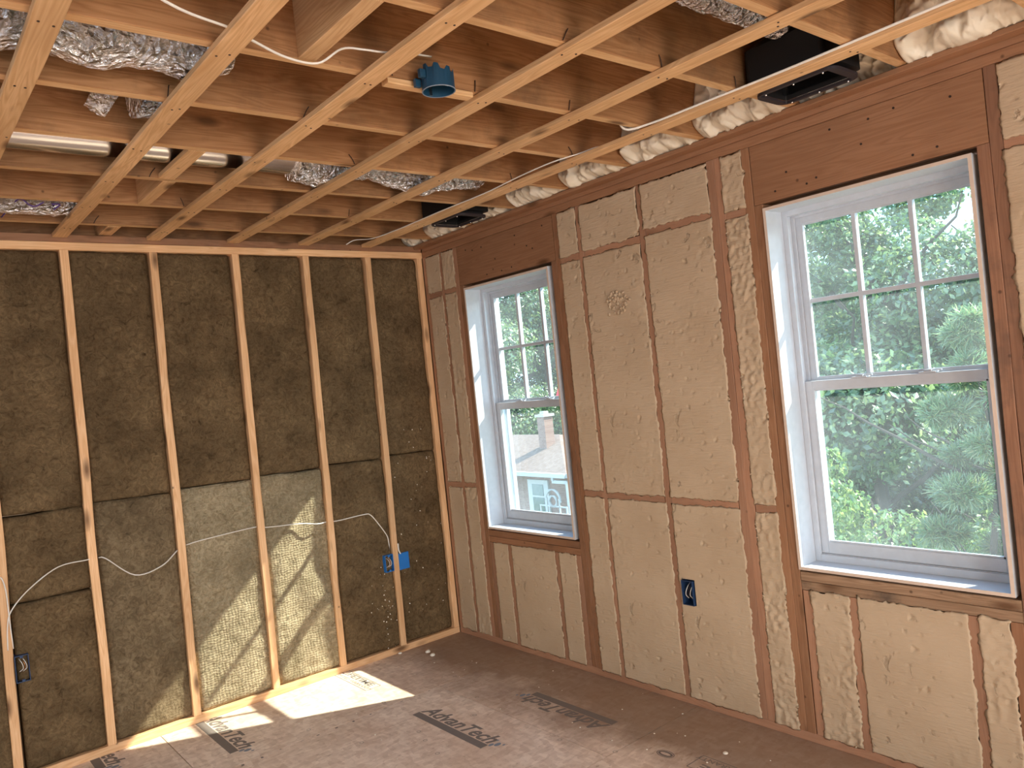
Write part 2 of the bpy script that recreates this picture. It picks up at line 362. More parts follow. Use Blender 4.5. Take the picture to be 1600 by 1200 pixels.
# ------------------------------------------------------------------ room shell
def struct(o): o['kind'] = 'structure'; return o
# windows: clear opening (y0 nearer the corner), z range
WINS = [(-0.427, -1.152), (-2.457, -3.197)]; WZ0, WZ1 = 0.712, 2.13
def rects_minus(y0, y1, z0, z1, holes):
    """split a y-z rectangle around holes (all holes share z range)"""
    out = []; y = y0
    for a, b, c, d in sorted(holes):
        out.append((y, a, z0, z1)); out.append((a, b, z0, c)); out.append((a, b, d, z1)); y = b
    out.append((y, y1, z0, z1)); return out
holes = [(-1.152 - .03, -0.427 + .03, WZ0 - .03, WZ1 + .03), (-3.197 - .03, -2.457 + .03, WZ0 - .03, WZ1 + .03), (-6.9, -4.4, 0.3, 2.25)]  # the wide rear opening is added to let sun onto the floor
struct(boxes('wall_right', [((0.145, a, c), (0.16, b, d)) for a, b, c, d in rects_minus(YB, 0.3, -0.3, 2.95, holes)], M['sheath']))
struct(boxes('wall_back', [((XL - .1, 0.11, -0.3), (0.144, 0.13, 2.95))], M['sheath']))
struct(boxes('wall_left', [((XL - .1, YB, -0.3), (XL, -3.1, 2.95)), ((XL - .1, -1.7, -0.3), (XL, 0.109, 2.95)), ((XL - .1, -3.1, -0.3), (XL, -1.7, 0.9)), ((XL - .1, -3.1, 2.3), (XL, -1.7, 2.95))], M['sheath']))
lst = []
for a, b, c, d in rects_minus(XL, 0.0, 0.0, 2.7, [(-4.4, -2.8, 0.7, 2.15), (-2.3, -0.7, 0.7, 2.15)]): lst.append(((a, YB - 0.1, c), (b, YB, d)))
struct(boxes('wall_front', lst, M['sheath']))
struct(boxes('ceiling', [((XL, YB, JT + .002), (0.144, 0.109, JT + .03))], M['deck']))
# rear part of the window wall, behind the camera
struct(boxes('wall_right', [((0.0, a, c), (0.05, b, d)) for a, b, c, d in rects_minus(YB, -3.75, 0.0, 2.45, [(-6.9, -4.4, 0.3, 2.25)])], M['sheath']))
# floor of 4x8 tongue-and-groove panels
fl = struct(empty('floor', (-2, -2, 0)))
bm_i = 0
for (ya, yb, joints) in ((-0.64, 0.108, (-1.82,)), (-1.86, -0.64, (-0.60, -3.04)), (-3.08, -1.86, (-1.82,)), (-4.30, -3.08, (-0.60, -3.04)), (-5.52, -4.30, (-1.82,)), (YB, -5.52, (-0.60, -3.04))):
    xs = [XL] + sorted(joints) + [0.144]
    for a, b in zip(xs, xs[1:]):
        o = boxes('floor_panel', [((a + .002, ya + .002, -0.02), (b - .002, yb - .002, 0.0))], M['osb'], fl); bm_i += 1
boxes('subfloor_gap', [((XL, YB, -0.03), (0.144, 0.108, -0.0205))], M['gapdark'], fl)

# ---- printing on the floor
def text(name, s, size, loc, rotz, m, parent, shear=0.0, sx=1.0, bold=0.0, align='LEFT'):
    cu_ = bpy.data.curves.new(name, 'FONT'); cu_.body = s; cu_.size = size; cu_.shear = shear; cu_.extrude = 0.0002; cu_.offset = bold; cu_.align_x = align; cu_.resolution_u = 3
    tmp = bpy.data.objects.new('tmp', cu_); COL.objects.link(tmp)
    dg = bpy.context.evaluated_depsgraph_get(); me = bpy.data.meshes.new_from_object(tmp.evaluated_get(dg)); bpy.data.objects.remove(tmp)
    me.materials.clear(); me.materials.append(m)
    for v in me.vertices: v.co.x *= sx
    o = bpy.data.objects.new(name, me); COL.objects.link(o)
    o.location = loc; o.rotation_euler = (0, 0, rotz)
    par(o, parent); return o
def fprint(name, quads, m, z=0.0006):
    bm = bmesh.new()
    for q in quads: box(bm, (q[0], q[2], 0.0001), (q[1], q[3], z))
    c = V(((quads[0][0] + quads[0][1]) / 2, (quads[0][2] + quads[0][3]) / 2, 0))
    for v in bm.verts: v.co -= c
    o = link(name, bm, m); o.location = c; par(o, fl); return o
HP = math.pi / 2
def logo(x_bar, ystart, yend, flip=False, wbar=0.040):
    s = -1 if flip else 1
    ln = abs(yend - ystart)
    fprint('printed_bar', [(min(x_bar, x_bar + s * wbar), max(x_bar, x_bar + s * wbar), min(ystart, yend), max(ystart, yend))], M['ink'])
    d = 1 if flip else -1        # reading direction along y
    text('printed_logo', 'AdvanTech', 0.108, (x_bar + s * (wbar + .009), ystart + d * 0.005, 0.0003), HP if flip else -HP, M['ink'], fl, shear=0.35, sx=ln * 0.90 / 0.455, bold=0.0026)
    # little leaf-like splash at the end of the mark
    bm = bmesh.new()
    for (a, b, r1) in ((0.01, 0.03, 0.016), (0.03, 0.05, 0.02), (0.055, 0.02, 0.008), (0.045, 0.075, 0.009)):
        vs = [bm.verts.new((s * (wbar + a) + math.cos(t) * r1 * 0.9, d * (-0.02 + b) + math.sin(t) * r1 * 0.6, 0.0005)) for t in [k * math.pi / 6 for k in range(12)]]
        f = bm.faces.new(vs)
        if f.normal.z < 0: f.normal_flip()
    o = link('printed_splash', bm, M['inkblue']); o.location = (x_bar, yend, 0); par(o, fl)
logo(-0.888, -0.835, -1.385)
logo(-0.338, -1.680, -1.130, flip=True)
logo(-1.655, 0.045, -0.495)
logo(-2.135, 0.36 - 0.0, -0.140)
def guarantee(x0, x1, y0, y1, flip=False):
    t = 0.0035; a, b = sorted((x0, x1)); c, d = sorted((y0, y1))
    fprint('printed_frame', [(a, a + t, c, d), (b - t, b, c, d), (a, b, c, c + t), (a, b, d - t, d)], M['ink'])
    if not flip:
        text('printed_word', 'LIFETIME', 0.052, (b - 0.046, d - 0.012, 0.0003), -HP, M['ink'], fl, sx=(d - c - .03) / 0.212, bold=0.001)
        text('printed_word', 'LIMITED WARRANTY', 0.03, (a + 0.012, d - 0.012, 0.0003), -HP, M['ink'], fl, sx=(d - c - .03) / 0.262)
    else:
        text('printed_word', 'LIFETIME', 0.056, (a + 0.050, c + 0.012, 0.0003), HP, M['ink'], fl, sx=(d - c - .03) / 0.228, bold=0.001)
        text('printed_word', 'LIMITED WARRANTY', 0.034, (b - 0.011, c + 0.012, 0.0003), HP, M['ink'], fl, sx=(d - c - .03) / 0.297)
guarantee(-0.882, -0.79, 0.03, -0.362)
guarantee(-0.352, -0.462, -2.155, -2.56, flip=True)
def ring(name, x, y, rx, ry, t, m):
    bm = bmesh.new(); n = 20; a = []; b = []
    for k in range(n):
        c, s_ = math.cos(k * 2 * math.pi / n), math.sin(k * 2 * math.pi / n)
        a.append(bm.verts.new((c * rx, s_ * ry, 0.0005))); b.append(bm.verts.new((c * (rx - t), s_ * (ry - t), 0.0005)))
    for k in range(n): bm.faces.new((a[k], a[(k + 1) % n], b[(k + 1) % n], b[k]))
    o = link(name, bm, m); o.location = (x, y, 0); par(o, fl); return o
ring('printed_badge', -0.436, -2.031, 0.026, 0.042, 0.004, M['ink'])
ring('printed_badge', -0.436, -2.031, 0.019, 0.035, 0.010, M['ink'])
for (x, y) in ((-0.97, -1.02), (-1.00, -1.12), (-1.035, -1.27), (-1.05, -1.47), (-0.70, -1.09), (-0.565, -0.93), (-0.50, -1.43), (-0.62, -1.60), (-0.34, -1.22), (-1.2, -0.9), (-0.55, -1.86), (-1.35, -1.1), (-1.3, -0.56), (-0.9, -0.58), (-0.47, -0.6)):
    ring('nail_mark', x, y, 0.010, 0.010, 0.0022, M['ink'])
# glue / nailing smudge line beside the seams
for k in range(26):
    x = -1.7 + k * 0.045 + R.uniform(-.01, .01)
    fprint('seam_smudge', [(x, x + R.uniform(.004, .016), -0.6535 + R.uniform(-.012, .012), -0.6505 + R.uniform(-.001, .001))], M['ink']) if k % 2 else None

# ------------------------------------------------------------------ wool wall (y=0 is the stud face)
ORD = ['first', 'second', 'third', 'fourth', 'fifth', 'sixth', 'seventh', 'eighth', 'ninth', 'tenth']
tag(board('bottom_plate', (XL, 0.045, 0.019), (-0.004, 0.045, 0.019), 0.09, 0.038, (0, 0, 1), M['wood'], bow=0), 'long wooden bottom plate under the grey-brown wool wall', 'plate')
tag(board('top_plate', (XL, 0.045, HT + .019), (0.0, 0.045, HT + .019), 0.09, 0.038, (0, 0, 1), M['wood'], bow=0.001), 'wooden top plate along the top of the wool wall studs', 'plate')
tag(board('upper_top_plate', (XL, 0.050, HT + .0575), (0.0, 0.050, HT + .0575), 0.09, 0.037, (0, 0, 1), M['jack'], bow=0), 'darker second plate on the wool wall plate, behind the strap ends', 'plate')
STUDX = [(-0.391, -0.416), (-0.795, -0.819), (-1.202, -1.219), (-1.622, -1.638), (-2.022, -2.034), (-2.385, -2.412), (-2.80, -2.82)]
SD = ['with blue outlet boxes on both sides, nearest the corner', 'lit down its lower half, second from the room corner', 'third from the room corner, in the middle of the sunlit wool',
      'fourth from the room corner, at the sunlit wool edge', 'fifth from the room corner, standing on the shaded end of the plate', 'at the far left with a navy outlet box', 'beyond the left edge']
studs = []
for k, (xt, xb) in enumerate(STUDX):
    o = board('wall_stud', (xb, 0.0445, 0.0385), (xt, 0.0445, HT - .0005), 0.038, 0.089, (0, -1, 0), M['wood'], bow=0.004, wane=0.018 if k in (1, 2, 3) else 0.004, seed=k + 3)
    tag(o, 'wool wall stud ' + SD[k], 'wall stud', 'studs of the wool wall'); studs.append(o)
o = board('corner_stud', (-0.022, 0.0445, 0.0385), (-0.022, 0.0445, HT - .0005), 0.038, 0.089, (0, -1, 0), M['wood'], bow=0.001, seed=40)
tag(o, 'pine stud in the room corner where wool meets foam', 'wall stud')

def fbm(p, o=4): return noise.fractal(p, 0.9, 2.1, o, noise_basis='PERLIN_ORIGINAL')
def batt(x0, x1, z0, z1, m, label, bulge=0.010, rec=0.012, seed=0, folds=0.0, tilt0=0.0, tilt1=0.0):
    """mineral wool batt: grid front face, closed box behind"""
    nx = max(4, int((x1 - x0) / 0.014)); nz_ = max(4, int((z1 - z0) / 0.014)); bm = bmesh.new(); g = []
    for i in range(nx + 1):
        row = []
        for j in range(nz_ + 1):
            u, v = i / nx, j / nz_; x = x0 + (x1 - x0) * u; zlo = z0 + tilt0 * (u - .5); zhi = z1 + tilt1 * (u - .5); z = zlo + (zhi - zlo) * v
            ex = min(u, 1 - u) * (x1 - x0); ez = min(v, 1 - v) * (z1 - z0)
            y = rec - bulge * (fbm(V((x * 3 + seed, 0, z * 3)), 3) * 0.9 + 0.2) - 0.0035 * fbm(V((x * 22, seed, z * 22)), 3)
            y += 0.012 * math.exp(-ex / 0.010) + 0.010 * math.exp(-ez / 0.008)
            if folds > 0:
                c = noise.ridged_multi_fractal(V((x * 2.6 + seed, z * 1.7, seed)), 1.0, 2.0, 3, 0.9, 2.0, noise_basis='PERLIN_ORIGINAL')
                y -= folds * (min(c, 1.6) - 0.8) * min(1, ex / .03) * min(1, ez / .04)
            y = max(y, -0.014)
            if j in (0, nz_): z += 0.004 * fbm(V((x * 9, seed, 0)), 3)
            if ex < 0.02: y = max(y, 0.004)
            row.append(bm.verts.new((x, y, z)))
        g.append(row)
    for i in range(nx):
        for j in range(nz_): bm.faces.new((g[i][j], g[i + 1][j], g[i + 1][j + 1], g[i][j + 1]))
    bord = [g[i][0] for i in range(nx + 1)] + [g[nx][j] for j in range(1, nz_ + 1)] + [g[i][nz_] for i in range(nx - 1, -1, -1)] + [g[0][j] for j in range(nz_ - 1, 0, -1)]
    back = [bm.verts.new((v.co.x, 0.107, v.co.z)) for v in bord]
    for k in range(len(bord)):
        k2 = (k + 1) % len(bord); bm.faces.new((bord[k], back[k], back[k2], bord[k2]))
    bm.faces.new(back)
    bmesh.ops.recalc_face_normals(bm, faces=bm.faces[:])
    c = V(((x0 + x1) / 2, 0.05, z0))
    for v in bm.verts: v.co -= c
    o = link('wool_batt', bm, m, smooth=True); o.location = c
    return tag(o, label, 'insulation batt', 'mineral wool batts')
cx = [(a + b) / 2 for a, b in STUDX]
def xa(k): return (cx[k] + 0.0205) if k >= 0 else -0.0415
# bays: between stud k and stud k-1 (right of stud k)
bays = [(cx[0] + .021, -0.0425)] + [(cx[k] + .021, cx[k - 1] - .021) for k in range(1, 7)]
where = ['beside the room corner', 'between the first and second studs from the corner', 'between the second and third studs from the corner', 'between the third and fourth studs from the corner',
         'between the fourth and fifth studs from the corner', 'between the fifth stud and the far left stud', 'left of the far left stud']
for k, (a, b) in enumerate(bays):
    zs = 1.182
    sun_bay = k in (2, 3)
    batt(a, b, zs + .002, HT - .003, M['wool'], 'tall upper grey-brown wool batt ' + where[k], seed=k * 3.1, rec=0.016, tilt0=-.012)
    if k == 5:
        batt(a, b, 0.792, zs - .003, M['wool'], 'short middle wool batt between the fifth and far left studs, above the cut', seed=20, tilt0=0)
        batt(a, b, 0.041, 0.784, M['wool'], 'lowest wool batt between the fifth stud and the far left stud', seed=24)
    else:
        lab = {0: 'foam-speckled lower wool batt beside the room corner', 1: 'lower grey wool batt behind the end of the cable, left of the blue boxes', 2: 'bulging sunlit lower wool batt with folds, between the second and third studs from the corner',
               3: 'smooth yellowish sunlit lower wool batt between the third and fourth studs from the corner', 4: 'lower wool batt with one small sunlit triangle, crossed by the sagging cable', 6: 'lower wool batt beyond the far left stud'}[k]
        batt(a, b, 0.041, zs - .003, M['wool_sunlit'] if sun_bay else (M['wool_mid'] if k == 4 else M['wool']), lab, seed=k * 5.7 + 1, folds={2: 0.022, 3: 0.004, 1: 0.002, 4: 0.004}.get(k, 0.0015), bulge=0.014 if k == 2 else 0.010, rec=0.016, tilt1=-.012)

# foam specks stuck on the wool near the corner
for i in range(70):
    if i < 34: x, z = R.uniform(-.36, -.06), R.uniform(.15, 1.35)
    else: x, z = R.gauss(-0.50, .06), R.gauss(.26, .09)
    if abs(x + .41) < .03: continue
    bm = bmesh.new(); bmesh.ops.create_icosphere(bm, subdivisions=1, radius=R.uniform(.0016, .0042))
    for v in bm.verts: v.co *= R.uniform(.7, 1.3)
    o = link('foam_speck', bm, M['crumb']); o.location = (x, 0.004, max(.05, z))
    tag(o, 'tiny pale foam speck stuck on the wool near the room corner', 'foam speck', 'foam specks on the corner wool batts')

# ------------------------------------------------------------------ window wall (x=0 is the stud face)
YE = -3.74
tag(board('bottom_plate', (0.070, YE, 0.019), (0.070, -0.002, 0.019), 0.138, 0.038, (0, 0, 1), M['wallwood'], bow=0), 'dusty wooden bottom plate at the foot of the foam wall', 'plate')
tag(board('top_plate', (0.070, YE, HT + .019), (0.070, -0.002, HT + .019), 0.138, 0.0375, (0, 0, 1), M['header'], bow=0), 'wooden top plate above the window headers', 'plate')
tag(board('upper_top_plate', (0.072, YE, HT + .0575), (0.072, -0.002, HT + .0575), 0.138, 0.0375, (0, 0, 1), M['header'], bow=0), 'second wooden plate on top of the foam wall plate', 'plate')
def vstud(name, yb, yt, z0, z1, m, label, w=0.038, grp=None, x=0.0, seed=None, depth=0.138, cat='wall stud'):
    o = board(name, (x + depth / 2, yb, z0), (x + depth / 2, yt, z1), w, depth, (-1, 0, 0), m, bow=0.0015, seed=seed, wane=0.0)
    return tag(o, label, cat, grp)
ZB, ZT = 0.0385, HT - .0005
G1 = 'studs of the foam wall'
vstud('wall_stud', -0.021, -0.021, ZB, ZT, M['wallwood'], 'dusty stud of the foam wall tight in the room corner', grp=G1)
vstud('wall_stud', -0.204, -0.195, ZB, ZT, M['wallwood'], 'narrow-looking dusty stud between the room corner and the small window', grp=G1)
vstud('king_stud', -0.350, -0.350, ZB, ZT, M['wallwood'], 'king stud on the corner side of the small window', grp=G1)
vstud('jack_stud', -0.3885, -0.3885, ZB, 2.1595, M['header'], 'orange jack stud against the corner side of the small window', cat='jack stud')
vstud('jack_stud', -1.209, -1.209, ZB, 2.1595, M['jack'], 'reddish jack stud on the right side of the small window', cat='jack stud')
vstud('king_stud', -1.2485, -1.2475, ZB, ZT, M['jack'], 'king stud to the right of the small window', grp=G1)
vstud('wall_stud', -1.403, -1.418, ZB, ZT, M['wallwood'], 'first stud right of the small window king stud', grp=G1)
vstud('wall_stud', -1.808, -1.820, ZB, ZT, M['wallwood'], 'stud midway between the windows with the foam-wall outlet box', grp=G1)
vstud('wall_stud', -2.208, -2.216, ZB, ZT, M['wallwood'], 'left one of the doubled studs in the middle of the foam wall', grp=G1)
vstud('wall_stud', -2.2465, -2.2545, ZB, ZT, M['wallwood'], 'right one of the doubled studs in the middle of the foam wall', grp=G1)
vstud('king_stud', -2.388, -2.386, ZB, ZT, M['header'], 'king stud on the left side of the large window', grp=G1)
vstud('jack_stud', -2.4265, -2.4245, ZB, 2.1595, M['header'], 'jack stud against the left side of the large window', cat='jack stud')
vstud('jack_stud', -3.243, -3.243, ZB, 2.1595, M['jackdark'], 'dark reddish jack stud on the right side of the large window', cat='jack stud')
vstud('king_stud', -3.282, -3.282, ZB, ZT, M['jackdark'], 'king stud at the right edge, right of the large window', grp=G1)
vstud('wall_stud', -3.66, -3.66, ZB, ZT, M['wallwood'], 'last stud of the foam wall at the right', grp=G1)
# headers, rough sills, cripples
def header(y0, y1, label, seed):
    o = board('header_board', (0.019, y1, 2.279), (0.019, y0, 2.279), 0.038, 0.236, (0, 0, 1), M['header'], bow=0, seed=seed); tag(o, label, 'header board')
    for i in range(11):
        y = y0 + (y1 - y0) * (0.06 + 0.88 * (i + .5) / 11 + R.uniform(-.03, .03)); z = R.choice((2.20, 2.27, 2.35)) + R.uniform(-.015, .015)
        bm = bmesh.new(); bmesh.ops.create_cone(bm, cap_ends=True, segments=10, radius1=.0042, radius2=.0042, depth=.002)
        n_ = link('nail_head', bm, M['nail']); n_.rotation_euler = (0, HP, 0); n_.location = (-0.0006, y, z)
        par(n_, o)
    board('rear_board', (0.119, y1, 2.279), (0.119, y0, 2.279), 0.038, 0.236, (0, 0, 1), M['header'], bow=0, seed=seed, parent=o)
    return o
bpy.context.view_layer.update()
header(-0.372, -1.227, 'knotty wide header board above the small window', 71)
header(-2.409, -3.261, 'knotty wide header board above the large window', 72)
def sill(y0, y1, wn, cm):
    o = board('rough_sill', (0.069, y1, 0.673), (0.069, y0, 0.673), 0.138, 0.036, (0, 0, 1), cm, bow=0); tag(o, 'upper one of the two rough sill boards under the ' + wn + ' window', 'rough sill')
    o = board('rough_sill', (0.070, y1 - .001, 0.635), (0.070, y0 + .001, 0.635), 0.136, 0.036, (0, 0, 1), cm, bow=0); tag(o, 'lower one of the two rough sill boards under the ' + wn + ' window', 'rough sill')
sill(-0.409, -1.189, 'small', M['jack']); sill(-2.447, -3.223, 'large', M['weathered'])
CRZ = 0.6165
for yb, lab in ((-0.430, 'short stud below the small window, at its corner-side end'), (-0.597, 'thin short stud below the small window, second from its corner-side end'), (-1.003, 'short stud below the small window, right of its middle'), (-1.168, 'short stud below the right end of the small window'),
                (-2.468, 'short stud below the left end of the large window'), (-2.655, 'short stud below the large window, left of the wide foam bay'), (-3.072, 'short stud below the large window, right of the wide foam bay'), (-3.203, 'short stud below the right end of the large window')):
    vstud('cripple_stud', yb, yb, ZB, CRZ, M['wallwood'] if yb > -3.1 else M['jack'], lab, grp='short studs below the windows', cat='short stud')
def block(y0, y1, z, h, label, dz=0.0, m='wallwood'):
    a, b = sorted((y0, y1)); o = board('fire_block', (0.069, a, z + dz), (0.069, b, z), 0.138, h, (0, 0, 1), M[m], bow=0); tag(o, label, 'wood block', 'blocks between the foam wall studs')
block(-0.042, -0.181, 0.953, 0.036, 'low wood block beside the room corner'); block(-0.221, -0.329, 0.957, 0.036, 'low wood block left of the small window')
block(-0.042, -0.178, 2.148, 0.036, 'high wood block beside the room corner'); block(-0.216, -0.329, 2.150, 0.036, 'high wood block left of the small window')
block(-1.268, -1.392, 0.950, 0.036, 'low wood block just right of the small window'); block(-1.425, -1.791, 0.946, 0.036, 'low wood block in the first full foam bay between the windows'); block(-1.833, -2.190, 0.941, 0.036, 'low wood block in the foam bay above the outlet box')
block(-1.269, -1.398, 2.150, 0.036, 'high wood block just right of the small window', m='wallwood'); block(-1.439, -1.800, 2.152, 0.036, 'high wood block in the first full foam bay between the windows'); block(-1.840, -2.195, 2.175, 0.036, 'high wood block in the foam bay above the outlet box')
block(-2.272, -2.368, 0.933, 0.036, 'low wood block in the narrow rough foam bay'); block(-2.274, -2.366, 2.153, 0.036, 'high wood block in the narrow rough foam bay')
block(-3.302, -3.640, 2.142, 0.036, 'high wood block right of the large window')

def foam(y0, y1, z0, z1, label, seed=0, rough=0.3, hole=None, recess=0.0):
    """trimmed spray foam: front about flush with the studs, ragged rim smeared over them"""
    if y0 < y1: y0, y1 = y1, y0
    st = 0.0062; ny = max(5, int((y0 - y1) / st)); nz_ = max(5, int((z1 - z0) / st)); bm = bmesh.new(); g = []
    for i in range(ny + 1):
        row = []
        for j in range(nz_ + 1):
            u, v = i / ny, j / nz_; y = y0 + (y1 - y0) * u; z = z0 + (z1 - z0) * v
            rag = 0.010
            if i in (0, ny): y += (fbm(V((z * 16, seed, i)), 4)) * rag + 0.0065 * noise.noise(V((z * 75, seed, i)))
            if j in (0, nz_): z += (fbm(V((y * 16, seed + 3, j)), 4)) * rag + 0.0065 * noise.noise(V((y * 75, seed, j)))
            e_ = min(min(u, 1 - u) * (y0 - y1), min(v, 1 - v) * (z1 - z0))
            x = -0.0022 - 0.0010 * fbm(V((y * 7, z * 7, seed)), 3)
            mask = max(0, fbm(V((y * 4.5, z * 3.2, seed + 9)), 2) + rough - 0.25)
            lump = fbm(V((y * 42, z * 42, seed)), 3)
            x -= min(mask, .8) * (0.0035 + 0.020 * max(0, rough - .4)) * max(lump, -0.3) * (1 if e_ > .004 else .4)
            edge = math.exp(-e_ / 0.014) * max(0, fbm(V((y * 48, z * 48, seed + 5)), 2) + .1)
            x -= 0.008 * edge * (0.3 + rough)
            # gouges
            gg = fbm(V((y * 34 + 31, z * 42, seed + 2)), 4)
            if gg > 0.60: x += min((gg - 0.60) * 0.045, 0.006)
            x += recess
            x = max(min(x, 0.02 + recess), -0.016)
            if e_ < 0.001: x = -0.0012 + recess
            row.append(bm.verts.new((x, y, z)))
        g.append(row)
    skip = set()
    for i in range(ny):
        for j in range(nz_):
            c = (g[i][j].co + g[i + 1][j + 1].co) / 2
            if hole and hole[0] < c.y < hole[1] and hole[2] < c.z < hole[3]: continue
            bm.faces.new((g[i][j], g[i][j + 1], g[i + 1][j + 1], g[i + 1][j]))
    bord = [g[i][0] for i in range(ny + 1)] + [g[ny][j] for j in range(1, nz_ + 1)] + [g[i][nz_] for i in range(ny - 1, -1, -1)] + [g[0][j] for j in range(nz_ - 1, 0, -1)]
    # rim goes back inside the bay (pulled in so that it clears the studs)
    back = [bm.verts.new((0.139, min(max(v.co.y, y1 + .0095), y0 - .0095), min(max(v.co.z, z0 + .0095), z1 - .0095))) for v in bord]
    mid = [bm.verts.new((0.0003 + recess, b.co.y, b.co.z)) for b in back]
    for k in range(len(bord)):
        k2 = (k + 1) % len(bord)
        bm.faces.new((bord[k], bord[k2], mid[k2], mid[k])); bm.faces.new((mid[k], mid[k2], back[k2], back[k]))
    bmesh.ops.recalc_face_normals(bm, faces=bm.faces[:])
    c = V((0.05, (y0 + y1) / 2, z0))
    for v in bm.verts: v.co -= c
    o = link('foam_fill', bm, M['foam'], smooth=True); o.location = c
    return tag(o, label, 'foam insulation', 'trimmed spray foam in the window wall bays')
z_lo = 0.029; z_hi = HT + 0.004
def bay(y0, y1, name, zl, zh, h=0.018, **kw):
    """y0,y1: bay limits incl. overlap; zl/zh: block centres (low, high) or None"""
    cuts = [z_lo + .004]; 
    for zz in (zl, zh):
        if zz: cuts += [zz - h + .004, zz + h - .004]
    cuts.append(z_hi - .008)
    parts = list(zip(cuts[0::2], cuts[1::2])); nm = {3: ['bottom', 'tall middle', 'top'], 2: ['lower', 'upper'], 1: ['whole']}[len(parts)]
    for i, (a, b) in enumerate(parts):
        kk = dict(kw)
        if kw.get('hole') and not (a < kw['hole'][2] < b): kk['hole'] = None
        foam(y0, y1, a, b, nm[i] + ' cream foam piece ' + name, seed=abs(y0) * 7 + i * 3.3, **kk)
OV = 0.006
bay(-0.040 + OV, -0.183 - OV, 'in the narrow bay beside the room corner', 0.953, 2.148, rough=0.15)
bay(-0.218 + OV, -0.331 - OV, 'in the narrow bay left of the small window', 0.957, 2.150, rough=0.55)
foam(-0.449 + OV, -0.577 - OV, z_lo + .004, CRZ + .004, 'cream foam piece under the small window, corner end', 1.1, 0.3)
foam(-0.617 + OV, -0.983 - OV, z_lo + .004, CRZ + .004, 'widest cream foam piece under the small window', 2.1, 0.3)
foam(-1.023 + OV, -1.148 - OV, z_lo + .004, CRZ + .004, 'cream foam piece under the right end of the small window', 3.1, 0.2)
bay(-1.268 + OV, -1.395 - OV, 'just right of the small window', 0.950, 2.150, rough=0.35)
bay(-1.430 + OV, -1.795 - OV, 'in the left wide bay between the windows', 0.946, 2.152, rough=0.35)
bay(-1.834 + OV, -2.192 - OV, 'in the right wide bay between the windows', 0.941, 2.175, rough=0.30, hole=(-1.915, -1.842, 0.468, 0.585))
bay(-2.270 + OV, -2.368 - OV, 'in the rough narrow bay left of the large window', 0.933, 2.153, rough=0.8)
foam(-2.488 + OV, -2.635 - OV, z_lo + .004, CRZ + .004, 'gouged cream foam piece under the large window, left end', 5.1, 0.75)
foam(-2.675 + OV, -3.052 - OV, z_lo + .004, CRZ + .004, 'widest cream foam piece, under the large window', 6.1, 0.15)
foam(-3.092 + OV, -3.183 - OV, z_lo + .004, CRZ + .004, 'cream foam piece under the large window, right end', 7.1, 0.6)
bay(-3.3045 + OV, -3.640 - OV, 'right of the large window', None, 2.142, rough=0.4)
# crusty lump patch on the tall foam piece right of the small window: a part of that piece
host = [o for o in bpy.data.objects if o.get('label') == 'tall middle cream foam piece in the left wide bay between the windows'][0]
bm = bmesh.new()
for i in range(70):
    a = R.uniform(0, 6.28); q = R.random() ** .6
    y = -1.63 + math.cos(a) * q * .075; z = 1.905 - .02 * q + math.sin(a) * q * .055 - (0.03 if i % 7 == 0 else 0)
    ret = bmesh.ops.create_icosphere(bm, subdivisions=2, radius=R.uniform(.005, .010))
    for v in ret['verts']:
        c_ = v.co * (1 + .35 * noise.noise(v.co * 160 + V((i, 0, 0)))); v.co = V((c_.x * .6 - .005, c_.y + y + 1.63, c_.z + z - 1.9))
o = link('raised_crust', bm, M['foam'], smooth=True); o.location = (0, -1.63, 1.9); par(o, host)
